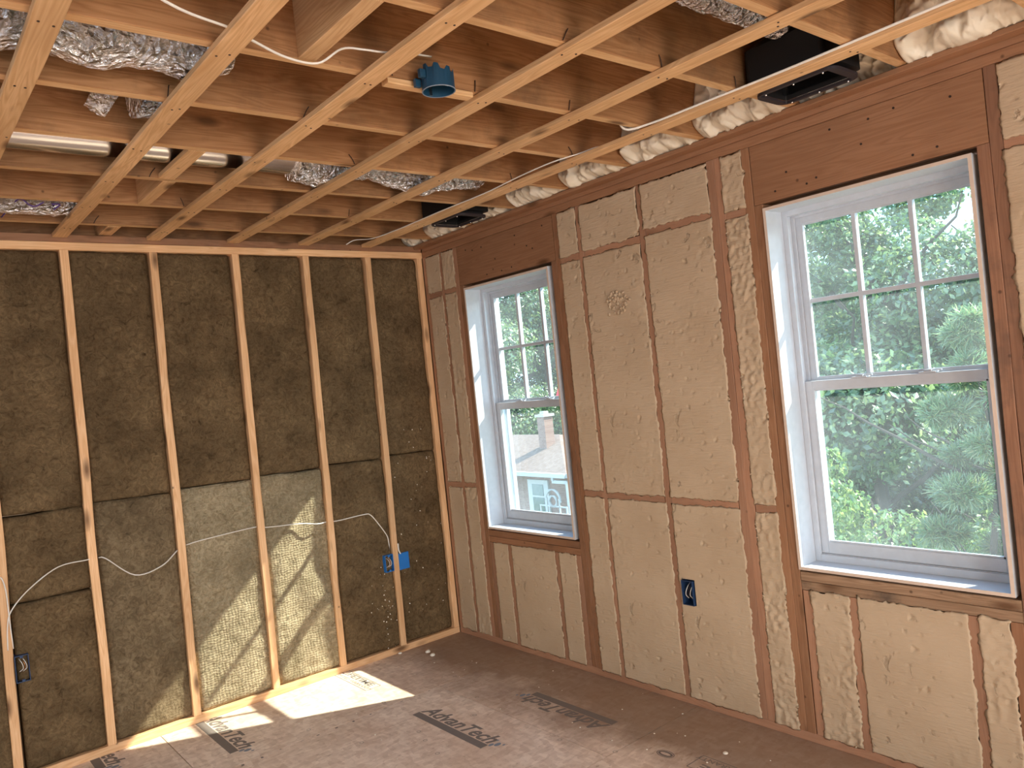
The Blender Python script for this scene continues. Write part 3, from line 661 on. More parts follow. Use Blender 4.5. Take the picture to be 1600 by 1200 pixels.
# ------------------------------------------------------------------ windows
def window(n, y0, y1):
    """y0 corner side, y1 camera side of the clear opening"""
    w = struct(empty('window_%d' % n, (0.07, (y0 + y1) / 2, WZ0)))
    t = 0.012; X0, X1 = -0.006, 0.108
    # jamb extension: four white boards, bare edge toward the room
    def jb(nm, a, b):
        o = boxes(nm, [(a, b)], [M['white'], M['jambedge']], w)
        for f in o.data.polygons:
            if f.normal.x < -0.9: f.material_index = 1
        return o
    jb('jamb_board', (X0, y0, WZ0 - t), (X1, y0 + t, WZ1 + t)); jb('jamb_board', (X0, y1 - t, WZ0 - t), (X1, y1, WZ1 + t))
    jb('head_jamb', (X0, y1, WZ1), (X1, y0, WZ1 + t)); jb('stool_board', (X0, y1, WZ0 - t), (X1, y0, WZ0))
    # vinyl frame with stepped tracks
    def rect(nm, xa, xb, i0, i1, m=M['white'], bot=None, top=None, mat_bev=0.001):
        """rectangular ring: outer inset i0, inner inset i1 (sides); bot/top override"""
        bo, bi = (i0, i1) if bot is None else bot; to, ti = (i0, i1) if top is None else top
        a0, a1, c0, c1 = y0 - i0, y1 + i0, WZ0 + bo, WZ1 - to; b0, b1, d0, d1 = y0 - i1, y1 + i1, WZ0 + bi, WZ1 - ti
        return boxes(nm, [((xa, b0, c0), (xb, a0, c1)), ((xa, a1, c0), (xb, b1, c1)), ((xa, b1, c0), (xb, b0, d0)), ((xa, b1, d1), (xb, b0, c1))], m, w, mat_bev)
    rect('window_frame', 0.1085, 0.120, 0.0, 0.022, bot=(0, .028)); rect('window_frame', 0.1205, 0.150, 0.0, 0.013, bot=(0, .03), top=(0, .02))
    rect('parting_track', 0.1505, 0.157, 0.0, 0.028, bot=(0, .045), top=(0, .03)); rect('window_frame', 0.1575, 0.200, 0.0, 0.014, bot=(0, .045), top=(0, .02))
    rect('outer_casing', 0.2005, 0.225, -0.06, 0.024, bot=(-.05, .04), top=(-.06, .03))
    # outer (upper) sash
    mid = 1.425
    def sash(nm, xa, xb, zb, zt, st, rb, rt, inset=0.015):
        o = empty(nm, ((xa + xb) / 2, (y0 + y1) / 2, zb)); par(o, w); a0, a1 = y0 - inset, y1 + inset
        boxes('stile', [((xa, a0 - st, zb), (xb, a0, zt))], M['white'], None, .0015); p = [bpy.data.objects[-1]] if False else None
        return o, a0, a1
    # upper
    def sash_parts(nm, xa, xb, zb, zt, st, rb, rt, inset):
        a0, a1 = y0 - inset, y1 + inset
        o = boxes(nm, [((xa, a0 - st, zb), (xb, a0, zt)), ((xa, a1, zb), (xb, a1 + st, zt)), ((xa, a1 + st, zb), (xb, a0 - st, zb + rb)), ((xa, a1 + st, zt - rt), (xb, a0 - st, zt))], M['white'], w, .002)
        gx = (xa + xb) / 2 + .004
        g = boxes('glass_pane', [((gx - .0015, a1 + st - .003, zb + rb - .003), (gx + .0015, a0 - st + .003, zt - rt + .003))], M['glass'])
        par(g, o)
        # glazing bead
        bd = boxes('glazing_bead', [((xa - .001, a0 - st - .007, zb + rb), (gx - .002, a0 - st, zt - rt)), ((xa + .004, a1 + st, zb + rb), (gx - .002, a1 + st + .007, zt - rt)), ((xa + .004, a1 + st, zb + rb), (gx - .002, a0 - st, zb + rb + .007)), ((xa + .004, a1 + st, zt - rt - .007), (gx - .002, a0 - st, zt - rt))], M['white']); par(bd, o)
        return o, a0 - st, a1 + st, zb + rb, zt - rt, gx
    us, ya, yb, za, zb_, gx = sash_parts('upper_sash', 0.160, 0.186, mid - .012, WZ1 - .021, 0.034, 0.034, 0.034, 0.016)
    mw_, ym = 0.0085, (ya + yb) / 2
    third = (ya - yb) / 3
    mun = [((gx - .012, ya - third - mw_, za), (gx + .012, ya - third + mw_, zb_)), ((gx - .012, yb + third - mw_, za), (gx + .012, yb + third + mw_, zb_)), ((gx - .0125, yb, (za + zb_) / 2 - mw_), (gx + .0125, ya, (za + zb_) / 2 + mw_))]
    mo = boxes('grille_bars', mun, M['white'], None, .003); par(mo, us)
    ls, _, _, _, _, _ = sash_parts('lower_sash', 0.124, 0.150, WZ0 + .031, mid + .014, 0.036, 0.046, 0.034, 0.014)
    for k in (-1, 1):
        yc = (y0 + y1) / 2 + k * 0.125 * ((y0 - y1) / 0.74)
        lk = boxes('sash_lock', [((0.122, yc - .030, mid + .0145), (0.158, yc + .030, mid + .020)), ((0.128, yc - .014, mid + .020), (0.150, yc + .014, mid + .027)), ((0.136, yc - .045, mid + .021), (0.144, yc + .004, mid + .026))], M['white'], None, .0015); par(lk, ls)
    return w
w1 = window(1, *WINS[0]); w2 = window(2, *WINS[1])
w1['label'] = 'smaller-looking white double-hung window near the room corner'; w2['label'] = 'large white double-hung window at the right, nearer the camera'
w1['category'] = 'window'; w2['category'] = 'window'
# dark shim gap around the jambs: rough opening faces are just left open; exterior trim closes it
# ------------------------------------------------------------------ ceiling framing
JY0 = -0.1998; JOISTS = {}
jw = ['nearest the wool wall'] + ['%s from the wool wall' % s for s in ORD[1:]]
for k in range(0, 11):
    y = JY0 - S * k
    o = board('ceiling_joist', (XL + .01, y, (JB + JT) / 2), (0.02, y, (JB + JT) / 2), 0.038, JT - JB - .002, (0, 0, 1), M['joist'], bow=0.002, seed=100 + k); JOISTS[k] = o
    o.data.materials.append(M['strap'])      # pale clean edge, stained faces; contrast deepened to paint in shade
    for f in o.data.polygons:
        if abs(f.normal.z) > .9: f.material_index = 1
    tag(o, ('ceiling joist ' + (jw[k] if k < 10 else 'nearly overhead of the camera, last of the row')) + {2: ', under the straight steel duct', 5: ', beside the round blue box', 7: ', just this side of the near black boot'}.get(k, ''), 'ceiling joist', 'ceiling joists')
for k, xs in {1: (-.84, -1.65), 3: (-.43, -1.24), 4: (-.43, -1.64, -2.06), 5: (-.84, -1.25, -1.55), 6: (-.83, -.44, -1.25), 2: (-1.9,), 0: (-1.93, -2.0)}.items():
    J = JOISTS[k]
    for x in xs:
        y = JY0 - S * k - .0215; dx = R.uniform(-.01, .01)
        tube('bent_nail', [(x, y - .001, JB + .002), (x + dx, y - .003, JB + .02), (x + dx * 2.5, y - .002, JB + .038)], .0016, M['nail'], J, seg=5, sub=2)
o = board('rim_board', (0.127, YB + .1, (JB + JT) / 2), (0.127, 0.10, (JB + JT) / 2), 0.03, JT - JB - .002, (0, 0, 1), M['joist'], bow=0); tag(o, 'rim board behind the foam lumps at the joist ends', 'rim board')
o = board('rim_board', (XL, 0.09, (JB + JT) / 2), (0.10, 0.09, (JB + JT) / 2), 0.03, JT - JB - .002, (0, 0, 1), M['joist'], bow=0); tag(o, 'dark rim board above the wool wall', 'rim board')
SL = ['over the cable, next to the window wall strip', 'second from the window wall strip', 'third from the window wall strip, left of the round blue box', 'crossing the steel duct, fourth from the window wall strip', 'fifth from the window wall strip, left of the large foil duct piece', 'at the upper left corner']
for k in range(0, 8):
    x = -0.396 - S * k
    if k == 4: x -= 0.012
    y0 = -0.001
    o = board('furring_strip', (x, YB + .02, ZC + .0095), (x, y0, ZC + .0095), 0.064, 0.019, (0, 0, 1), M['strap'], bow=0.004 if k else 0.002, seed=200 + k)
    lab = ('ceiling furring strip ' + SL[k]) if k < 6 else 'ceiling furring strip %s' % ('just left of the camera' if k == 6 else 'farthest left of the camera')
    tag(o, lab, 'furring strip', 'ceiling furring strips')
    # nails where it crosses the joists
    for j in range(0, 9):
        y = JY0 - S * j
        for s_ in (-1, 1):
            bm = bmesh.new(); bmesh.ops.create_cone(bm, cap_ends=True, segments=8, radius1=.0032, radius2=.0032, depth=.0016)
            n_ = link('nail_head', bm, M['nail']); n_.location = (x + s_ * R.uniform(.008, .02), y + R.uniform(-.012, .012), ZC - .0004)
            par(n_, o)
o = board('furring_strip', (-0.028, YB + .02, ZC + .0095), (-0.028, -.001, ZC + .0095), 0.060, 0.019, (0, 0, 1), M['header'], bow=0.001, seed=220); tag(o, 'ceiling furring strip running along the top of the foam wall', 'furring strip', 'ceiling furring strips')
# blocking between joists
def jblock(x, k0, h=None, label='', w=0.038, z=None):
    ya, yb = JY0 - S * k0 - .0195, JY0 - S * (k0 + 1) + .0195
    h = h or 0.23; zc = (z if z else JB) + h / 2
    o = board('joist_block', (x, yb, zc), (x, ya, zc), w, h, (0, 0, 1), M['strap'], bow=0, seed=300 + k0); tag(o, label, 'joist block', 'blocks between ceiling joists')
ya = 0.07
o = board('joist_block', (-1.833, JY0 + .0195, JB + .115), (-1.833, 0.072, JB + .115), 0.06, .23, (0, 0, 1), M['strap'], bow=0); tag(o, 'ceiling block touching the wool wall side, behind the first joist', 'joist block', 'blocks between ceiling joists')
jblock(-1.815, 1, .2, 'ceiling block between the second and third joists from the wool wall', w=.05)
jblock(-1.835, 2, .012 + .008, 'flat ceiling block across the bay of the steel duct', w=.06)
jblock(-1.815, 5, .23, 'ceiling block beside the white cable loop at the top', w=.05)
o = board('nailer_block', (-1.565, -2.232, JB - .0095), (-1.262, -2.240, JB - .0095), 0.036, .018, (0, 0, 1), M['strap'], bow=0); tag(o, 'short pale nailer block beside the round blue box', 'wood block')
jblock(-1.345, 5, .05, 'small pale ceiling block', w=.02) if False else None

# rim foam lumps at joist ends
def rimfoam(k, x1, seed, label, droop=0.03, xr=0.0):
    ya, yb = JY0 - S * k - .0205, JY0 - S * (k + 1) + .0205
    if k < 0: ya, yb = 0.066, JY0 + .0205
    bm = bmesh.new(); nu, nv = 84, 60
    # profile: from the plate top at x~-0.0 down-and-in, bulging to x1, up to the deck
    g = []
    for i in range(nu + 1):
        u = i / nu; y = ya + (yb - ya) * u; row = []
        for j in range(nv + 1):
            v = j / nv
            x = 0.10 + (x1 - 0.10) * math.sin(min(1, v * 2.2) * HP) if v < .45 else x1 + (v - .45) / .55 * 0.05
            z = JB - 0.0 + (JT - JB - .01) * max(0, (v - .22) / .78) ** 1.1
            ed = min(u, 1 - u) * abs(ya - yb)
            env = min(1, ed / .03) ** .5
            b = noise.voronoi(V((y * 14 + seed, z * 13, x * 4)), distance_metric='DISTANCE', exponent=2.5)[0][0]
            d = 0.030 * (0.55 - min(b * 1.1, 1)) + 0.014 * (noise.ridged_multi_fractal(V((y * 15 + seed, z * 11, x * 5)), 1.0, 2.1, 3, 0.9, 2.0, noise_basis='PERLIN_ORIGINAL') - 0.9) + 0.02 * fbm(V((y * 9, z * 9, seed)), 3) + 0.007 * fbm(V((y * 45, z * 45, seed)), 2)
            low = math.exp(-((v - .25) / .16) ** 2)
            x -= (d * env * 1.6) * (1 if v > .12 else .3) - xr * 0; z -= low * (droop * .35 + d * .35) * env
            x = min(x, 0.135)
            if x > -0.062: z = max(z, JB + .0005)     # rests on the plate and the wall strip
            if -0.36 > x: x = -0.36
            row.append(bm.verts.new((x, y, min(z, JT - .004))))
        g.append(row)
    for i in range(nu):
        for j in range(nv): bm.faces.new((g[i][j], g[i + 1][j], g[i + 1][j + 1], g[i][j + 1]))
    bord = [g[i][0] for i in range(nu + 1)] + [g[nu][j] for j in range(1, nv + 1)] + [g[i][nv] for i in range(nu - 1, -1, -1)] + [g[0][j] for j in range(nv - 1, 0, -1)]
    back = [bm.verts.new((0.108, v.co.y, max(v.co.z, JB + .001))) for v in bord]
    for k_ in range(len(bord)):
        k2 = (k_ + 1) % len(bord); bm.faces.new((bord[k_], back[k_], back[k2], bord[k2]))
    bmesh.ops.recalc_face_normals(bm, faces=bm.faces[:])
    c = V((0.0, (ya + yb) / 2, JB))
    for v in bm.verts: v.co -= c
    o = link('rim_foam', bm, M['rimfoam'], smooth=True); o.location = c
    return tag(o, label, 'foam insulation', 'raw foam lumps at the joist ends')
rimfoam(-1, -0.10, 2, 'raw foam lump above the room corner', .0)
rimfoam(0, -0.12, 5, 'raw foam lump between the room corner and the far black boot', .02)
rimfoam(1, -0.10, 9, 'raw foam behind the far black boot', .0)
rimfoam(2, -0.13, 14, 'raw foam lump just this side of the far black boot', .02)
rimfoam(3, -0.13, 21, 'raw foam lump midway between the two black boots', .02)
rimfoam(4, -0.13, 33, 'raw foam lump, third this side of the far black boot', .02)
rimfoam(5, -0.14, 41, 'raw foam lump next to the near black boot', .03)
rimfoam(6, -0.06, 47, 'raw foam behind the near black boot', .0)
rimfoam(7, -0.15, 58, 'large raw foam lump at the upper right, beyond the near black boot', .03)
rimfoam(8, -0.15, 66, 'raw foam lump at the right end of the ceiling edge', .03)
# ------------------------------------------------------------------ black register boots
def boot(yc, label):
    b = tag(empty('register_boot', (-0.262, yc, ZC)), label, 'register boot', 'black ceiling register boots')
    # flange: rounded rectangle ring with an opening
    x0, x1, y0, y1 = -0.357, -0.162, yc - .148, yc + .148; c = .045
    def rr(x0, x1, y0, y1, r, n=6):
        pts = []
        for (cx_, cy_, a0) in ((x1 - r, y1 - r, 0), (x0 + r, y1 - r, 90), (x0 + r, y0 + r, 180), (x1 - r, y0 + r, 270)):
            for k in range(n + 1): a = math.radians(a0 + 90 * k / n); pts.append((cx_ + r * math.cos(a), cy_ + r * math.sin(a)))
        return pts
    out = rr(x0, x1, y0, y1, c); inn = rr(x0 + .015, x1 - .015, y0 + .028, y1 - .022, .006)
    bm = bmesh.new(); zt, zb = ZC + .004, ZC - .006
    A = [bm.verts.new((x, y, zb)) for x, y in out]; B = [bm.verts.new((x, y, zb)) for x, y in inn]; Cc = [bm.verts.new((x, y, zt)) for x, y in out]; D = [bm.verts.new((x, y, zt)) for x, y in inn]
    n = len(out)
    for i in range(n):
        j = (i + 1) % n
        bm.faces.new((A[i], A[j], B[j], B[i])); bm.faces.new((Cc[i], D[i], D[j], Cc[j])); bm.faces.new((A[i], Cc[i], Cc[j], A[j])); bm.faces.new((B[i], B[j], D[j], D[i]))
    bmesh.ops.recalc_face_normals(bm, faces=bm.faces[:])
    for v in bm.verts: v.co -= V((-0.262, yc, ZC))
    o = link('flange', bm, M['grime']); o.location = (-0.262, yc, ZC); par(o, b)
    # throat and box: open tube of rectangular section, widening above the strip
    bm = bmesh.new()
    secs = [(ZC + .0045, inn), (ZC + .022, inn), (ZC + .024, rr(-.400, -.150, yc - .143, yc + .143, .02)), (JB + .12, rr(-.400, -.150, yc - .143, yc + .143, .02)), (JB + .15, rr(-.37, -.19, yc - .11, yc + .11, .05))]
    rings = [[bm.verts.new((x, y, z)) for x, y in pts] for z, pts in secs]
    for a, bb in zip(rings, rings[1:]):
        for i in range(n): bm.faces.new((a[i], a[(i + 1) % n], bb[(i + 1) % n], bb[i]))
    bm.faces.new(rings[-1])
    bmesh.ops.recalc_face_normals(bm, faces=bm.faces[:])
    for v in bm.verts: v.co -= V((-0.262, yc, ZC))
    o = link('boot_box', bm, M['black']); o.location = (-0.262, yc, ZC); par(o, b)
    for (sx_, sy_) in ((-1, -.8), (-1, .8), (1, -.8), (1, .8), (-1, 0), (1, 0)):
        bm = bmesh.new(); bmesh.ops.create_uvsphere(bm, u_segments=8, v_segments=6, radius=.004)
        o = link('screw_head', bm, M['steel'], smooth=True); o.location = (-0.2595 + sx_ * .083, yc + sy_ * .13, ZC - .007); par(o, b)
    return b
boot(-0.772, 'far black register boot hanging between ceiling joists near the room corner')
boot(-2.815, 'near black register boot hanging at the upper right ceiling edge')
# ------------------------------------------------------------------ ducts
def foilduct(pts, r, label, name='foil_duct', seed=0, amp=0.012, mat_='foil', cat='duct', seg=48, step=0.008):
    P = [V(p) for p in pts]; L_ = sum((b - a).length for a, b in zip(P, P[1:])); n = int(L_ / step); bm = bmesh.new(); rings = []
    def at(t):
        d = t * L_
        for a, b in zip(P, P[1:]):
            l = (b - a).length
            if d <= l or b is P[-1]: return a + (b - a) * min(1, d / l)
            d -= l
    for i in range(n + 1):
        t = i / n; q = at(t); tv = (at(min(1, t + .02)) - at(max(0, t - .02))).normalized(); s = tv.cross(V((0, 0, 1))).normalized(); u = s.cross(tv)
        rr_ = r(t) if callable(r) else r
        row = []
        for k in range(seg):
            a = k * 2 * math.pi / seg; d = s * math.cos(a) + u * math.sin(a); p = q + d * rr_
            w = amp * (fbm(p * 11 + V((seed, 0, 0)), 3) * .7 + .45 * noise.ridged_multi_fractal(p * 22, 1, 2, 2, .9, 2, noise_basis='PERLIN_ORIGINAL') - .45) + amp * .5 * abs(noise.noise(V((t * L_ * 45, a * 1.5, seed))))
            row.append(bm.verts.new(p + d * w))
        rings.append(row)
    for a, b in zip(rings, rings[1:]):
        for j in range(seg): bm.faces.new((a[j], a[(j + 1) % seg], b[(j + 1) % seg], b[j]))
    bm.faces.new(rings[0][::-1]); bm.faces.new(rings[-1])
    bmesh.ops.recalc_face_normals(bm, faces=bm.faces[:])
    c = P[0].copy()
    for v in bm.verts: v.co -= c
    o = link(name, bm, M[mat_]); o.location = c
    return tag(o, label, cat)
dy2 = JY0 - S * 2.5 + .045
o = tube('steel_duct', [(-4.4, dy2, 2.578), (-1.345, dy2, 2.578)], 0.077, M['steel'], seg=64, sub=1, cap=False); tag(o, 'straight shiny round steel duct between two ceiling joists', 'duct')
foilduct([(-1.375, dy2, 2.575), (-1.2, dy2, 2.572), (-.95, dy2 - .01, 2.585), (-.75, dy2, 2.575), (-.42, dy2, 2.59)], lambda t: 0.092 + .014 * math.sin(t * 11 + 1.0), 'crinkled foil flexible duct joined to the end of the steel duct', seed=3, amp=.016)
foilduct([(-2.62, -2.00, 2.615), (-1.93, -2.00, 2.625)], lambda t: 0.132 * min(1, .80 + 1.2 * min(t, 1 - t)) + 0.01 * math.sin(t * 16), 'fat crinkled foil duct piece at the upper left', seed=8, amp=.012)
foilduct([(-2.165, -1.60, 2.63), (-2.165 + .055, -1.60, 2.60)], lambda t: 0.118, 'small crumpled foil end sticking out beside a joist', seed=12, amp=.02)
foilduct([(-2.078, -1.60, 2.63), (-2.00, -1.60, 2.63)], lambda t: 0.125, 'small foil duct end next to the crumpled foil end', seed=15, amp=.014)
fd = foilduct([(-4.3, JY0 - S * .5 + .0, 2.595), (-2.045, JY0 - S * .5, 2.605)], 0.136, 'long crinkled foil duct with purple print near the wool wall', seed=19, amp=.009)
foilduct([(-1.2, -2.82, 2.65), (-0.85, -2.82, 2.655), (-.41, -2.82, 2.645)], 0.055, 'dull foil duct feeding the near black boot', seed=27, amp=.012)
# purple scribble printed on the long foil duct
tube('purple_print', [(-2.30, -.315 - .0, 2.468), (-2.26, -.50, 2.50), (-2.22, -.48, 2.485), (-2.20, -.49, 2.478), (-2.17, -.50, 2.495)], 0.003, M['purple'], fd)
tube('purple_print', [(-2.14, -.485, 2.492), (-2.11, -.485, 2.492), (-2.13, -.46, 2.475)], 0.003, M['purple'], fd)
# ------------------------------------------------------------------ electrical
def cable(pts, label, r=0.0045, name='cable'):
    o = tube(name, pts, r, M['cable'], seg=10, rz=0.6 if r > .004 else 1); return tag(o, label, 'cable')
zz = JB - .003
o = cable([(-2.45, -2.52, JB + .05), (-2.226, -2.415, zz - .004), (-2.052, -2.345, zz), (-1.975, -2.30, zz), (-1.88, -2.262, zz - .005), (-1.79, -2.262, zz - .005), (-1.745, -2.32, zz + .02), (-1.70, -2.355, JB + .01), (-1.64, -2.36, JB + .012), (-1.55, -2.33, JB + .04), (-1.44, -2.30, JB + .06)], 'white cable looping across the ceiling bays to the round blue box')
o = cable([(-0.535, -0.012, ZC + .012), (-0.50, -0.06, ZC + .03), (-0.455, -.19, JB - .006), (-.43, -.40, JB - .004), (-0.437, -0.60, JB - .006), (-0.437, -0.90, JB - .004), (-0.440, -1.25, JB - .006), (-.46, -1.50, JB - .004), (-0.475, -1.75, JB - .006), (-0.40 - .02, -1.885, JB + .004), (-.37, -1.93, JB + .02), (-.30, -1.96, JB + .03), (-.22, -1.96, JB + .04)],
      'thin white cable lying along the furring strip from the wool wall corner')
o = cable([(-0.535, -2.20, JB + .06), (-0.50, -2.205, JB - .006), (-0.452, -2.30, JB - .006), (-0.437, -2.55, JB - .004), (-0.434, -2.80, JB - .006), (-0.436, -3.05, JB - .006), (-0.436, -3.40, JB - .004), (-.436, -3.9, JB - .004)], 'white cable along the same furring strip, crossing above the near black boot')
yf = 0.002
o = cable([(-2.407, 0.0, 0.60), (-2.400, yf - .006, 0.70), (-2.380, -.006, 0.77), (-2.304, -.008, 0.85), (-2.183, -.008, 0.922), (-2.063, .000, 0.927), (-2.046, .012, .927)], 'white cable curving up from the navy outlet box to the fifth stud')
o = cable([(-2.008, .012, .925), (-1.98, -.003, .915), (-1.863, -.010, 0.81), (-1.74, -.010, .825), (-1.652, .008, 0.883)], 'white cable sagging in a V between the fourth and fifth studs')
o = cable([(-1.608, .010, .900), (-1.55, -.006, .910), (-1.382, -.008, 0.919), (-1.30, -.008, .922), (-1.237, .010, 0.920)], 'nearly level white cable between the third and fourth studs')
o = cable([(-1.193, .012, .908), (-1.137, -.016, 0.905), (-1.0, -.018, .893), (-0.90, -.016, 0.872), (-.834, .010, .868)], 'white cable over the bulging sunlit wool batt')
o = cable([(-0.790, .012, .862), (-0.74, -.006, .864), (-0.60, -.008, 0.868), (-0.555, -.008, .855), (-0.50, -.006, 0.78), (-0.455, .003, 0.71), (-0.442, .015, .66), (-0.440, .02, .62)], 'white cable bending down into the blue outlet boxes')
o = cable([(-2.44, .004, .86), (-2.432, -.008, .915), (-2.405, -.010, .925), (-2.392, -.008, .86), (-2.390, -.006, .75), (-2.388, 0, .68), (-2.385, .01, .60)], 'white cable hooked over the far left stud')
# holes bored through studs are hidden behind the cable: small grommet shadows
def outlet(x0, x1, z0, z1, y0, y1, m, label, open_front=True, wires=True):
    """electrical box open towards -y"""
    o_ = tag(empty('outlet_box', ((x0 + x1) / 2, (y0 + y1) / 2, z0)), label, 'outlet box')
    t = .003
    boxes('box_body', [((x0, y0, z0), (x0 + t, y1, z1)), ((x1 - t, y0, z0), (x1, y1, z1)), ((x0 + t, y0, z0), (x1 - t, y1, z0 + t)), ((x0 + t, y0, z1 - t), (x1 - t, y1, z1)), ((x0 + t, y1 - t, z0 + t), (x1 - t, y1, z1 - t))], m, o_, .0006)
    boxes('screw_tab', [(((x0 + x1) / 2 - .006, y0 - .0005, z1 - .012), ((x0 + x1) / 2 + .006, y0 + .004, z1 - .0035))], m, o_)
    boxes('screw_tab', [(((x0 + x1) / 2 - .006, y0 - .0005, z0 + .0035), ((x0 + x1) / 2 + .006, y0 + .004, z0 + .012))], m, o_)
    if wires:
        xc = (x0 + x1) / 2
        for k, mm in ((-.006, 'cable'), (.002, 'copper'), (.008, 'cable')):
            tube('wire_end', [(xc + k - .01, y1 - .006, z1 - .01), (xc + k + .004, y0 + .012, z1 - .03), (xc + k + .010, y0 + .010, z1 - .06), (xc + k - .004, y0 + .02, z1 - .075)], .0016, M[mm], o_, seg=6)
    return o_
outlet(-0.493, -0.4365, 0.497, 0.598, -0.012, 0.055, M['blue'], 'bright blue outlet box on the left side of the first stud, open front with wires')
ob = tag(empty('outlet_box', (-0.36, 0.03, 0.49)), 'bright blue outlet box back on the right side of the first stud from the corner', 'outlet box')
boxes('box_body', [((-0.3925, 0.004, 0.487), (-0.318, 0.05, 0.588))], M['blue'], ob, .004)
tube('cable_entry', [(-0.388, 0.0, 0.65), (-0.386, 0.002, 0.61), (-0.375, 0.004, 0.585)], .004, M['cable'], ob)
outlet(-2.388, -2.333, 0.447, 0.566, -0.012, 0.055, M['navy'], 'navy outlet box with wires on the far left stud')
# outlet box in the foam wall: open towards -x
o_ = tag(empty('outlet_box', (0.03, -1.878, 0.465)), 'dark navy outlet box set in the foam wall between the windows', 'outlet box')
t = .003; X0, X1 = -.012, .05; Y0, Y1, Z0, Z1 = -1.909, -1.846, .468, .580
boxes('box_body', [((X0, Y0, Z0), (X1, Y0 + t, Z1)), ((X0, Y1 - t, Z0), (X1, Y1, Z1)), ((X0, Y0 + t, Z0), (X1, Y1 - t, Z0 + t)), ((X0, Y0 + t, Z1 - t), (X1, Y1 - t, Z1)), ((X1 - t, Y0 + t, Z0 + t), (X1, Y1 - t, Z1 - t))], M['navy'], o_, .0006)
for k, mm in ((-.012, 'cable'), (.0, 'nail'), (.012, 'cable')):
    tube('wire_end', [(X1 - .008, -1.878 + k, Z1 - .01), (X0 + .012, -1.878 + k - .006, Z1 - .03), (X0 + .010, -1.878 + k + .006, Z1 - .065), (X0 + .022, -1.878 + k, Z1 - .085)], .0018, M[mm], o_, seg=6)
# round ceiling box
rb = tag(empty('round_ceiling_box', (-1.425, -2.302, 2.43)), 'round dark blue ceiling light box nailed beside a joist', 'light box')
bm = bmesh.new(); n = 48; rin, rout = .046, .0487; zb, zt = 2.437, 2.502
A, B, Cc, D = [], [], [], []
for k in range(n):
    a = k * 2 * math.pi / n; c_, s_ = math.cos(a), math.sin(a)
    top = zt - (.012 if (k // 3) % 2 else 0) + .006 * math.sin(a * 2 + 1)
    A.append(bm.verts.new((rout * c_, rout * s_, zb - 2.43))); B.append(bm.verts.new((rin * c_, rin * s_, zb - 2.43)))
    ro = rout - (.0025 if (k // 3) % 2 else 0)
    Cc.append(bm.verts.new((ro * c_, ro * s_, top - 2.43))); D.append(bm.verts.new((rin * c_, rin * s_, zt - .016 - 2.43)))
for i in range(n):
    j = (i + 1) % n
    bm.faces.new((A[i], B[i], B[j], A[j])); bm.faces.new((A[i], A[j], Cc[j], Cc[i])); bm.faces.new((B[i], D[i], D[j], B[j])); bm.faces.new((Cc[i], Cc[j], D[j], D[i]))
bm.faces.new(D)
bmesh.ops.recalc_face_normals(bm, faces=bm.faces[:])
o = link('box_shell', bm, M['darkblue']); o.location = (-1.425, -2.302, 2.43); par(o, rb)
tube('rim_band', [(-1.425 + .0489 * math.cos(a * math.pi / 12), -2.302 + .0489 * math.sin(a * math.pi / 12), 2.4375) for a in range(25)], .0016, M['inkblue'], rb, seg=6, sub=2)
for (a, z) in ((2.7, 2.462), (3.3, 2.478)):
    boxes('nail_ear', [((-1.425 + .058 * math.cos(a) - .012, -2.302 + .058 * math.sin(a) - .003, z - .012), (-1.425 + .058 * math.cos(a) + .008, -2.302 + .058 * math.sin(a) + .010, z + .012))], M['darkblue'], rb, .002)
boxes('screw_post', [((-1.43, -2.2615, 2.439), (-1.42, -2.2575, 2.48))], M['steel'], rb); boxes('screw_post', [((-1.43, -2.3465, 2.439), (-1.42, -2.3425, 2.48))], M['steel'], rb)
# ------------------------------------------------------------------ debris on the floor
def crumb(x, y, r, label, m='crumb', name='foam_crumb', flat=.5):
    bm = bmesh.new(); bmesh.ops.create_icosphere(bm, subdivisions=2, radius=r)
    for v in bm.verts: v.co *= 1 + .3 * noise.noise(v.co * 60 + V((x * 10, 0, 0))); v.co.z *= flat
    zmin = min(v.co.z for v in bm.verts)
    o = link(name, bm, M[m], smooth=True); o.location = (x, y, -zmin); tag(o, label, 'foam crumb'); return o
crumb(-0.348, -0.150, .018, 'larger white foam crumb on the floor near the room corner'); crumb(-0.362, -0.222, .017, 'second white foam crumb on the floor near the room corner, nearer the camera')
crumb(-0.289, -2.216, .011, 'small round pale crumb on the floor at the bottom of the photo', flat=.35)
crumb(-0.46, -0.005 - .012, .012, 'grey crumb beside the foot of the first stud')
for i in range(40):
    x, y = (R.uniform(-.5, -.04), R.uniform(-2.4, -.2)) if i < 26 else (R.uniform(-1.5, -.5), R.uniform(-1.5, -.1))
    o = crumb(x, y, R.uniform(.002, .0045), 'tiny pale foam crumb scattered on the floor panels'); o['group'] = 'tiny foam crumbs on the floor'

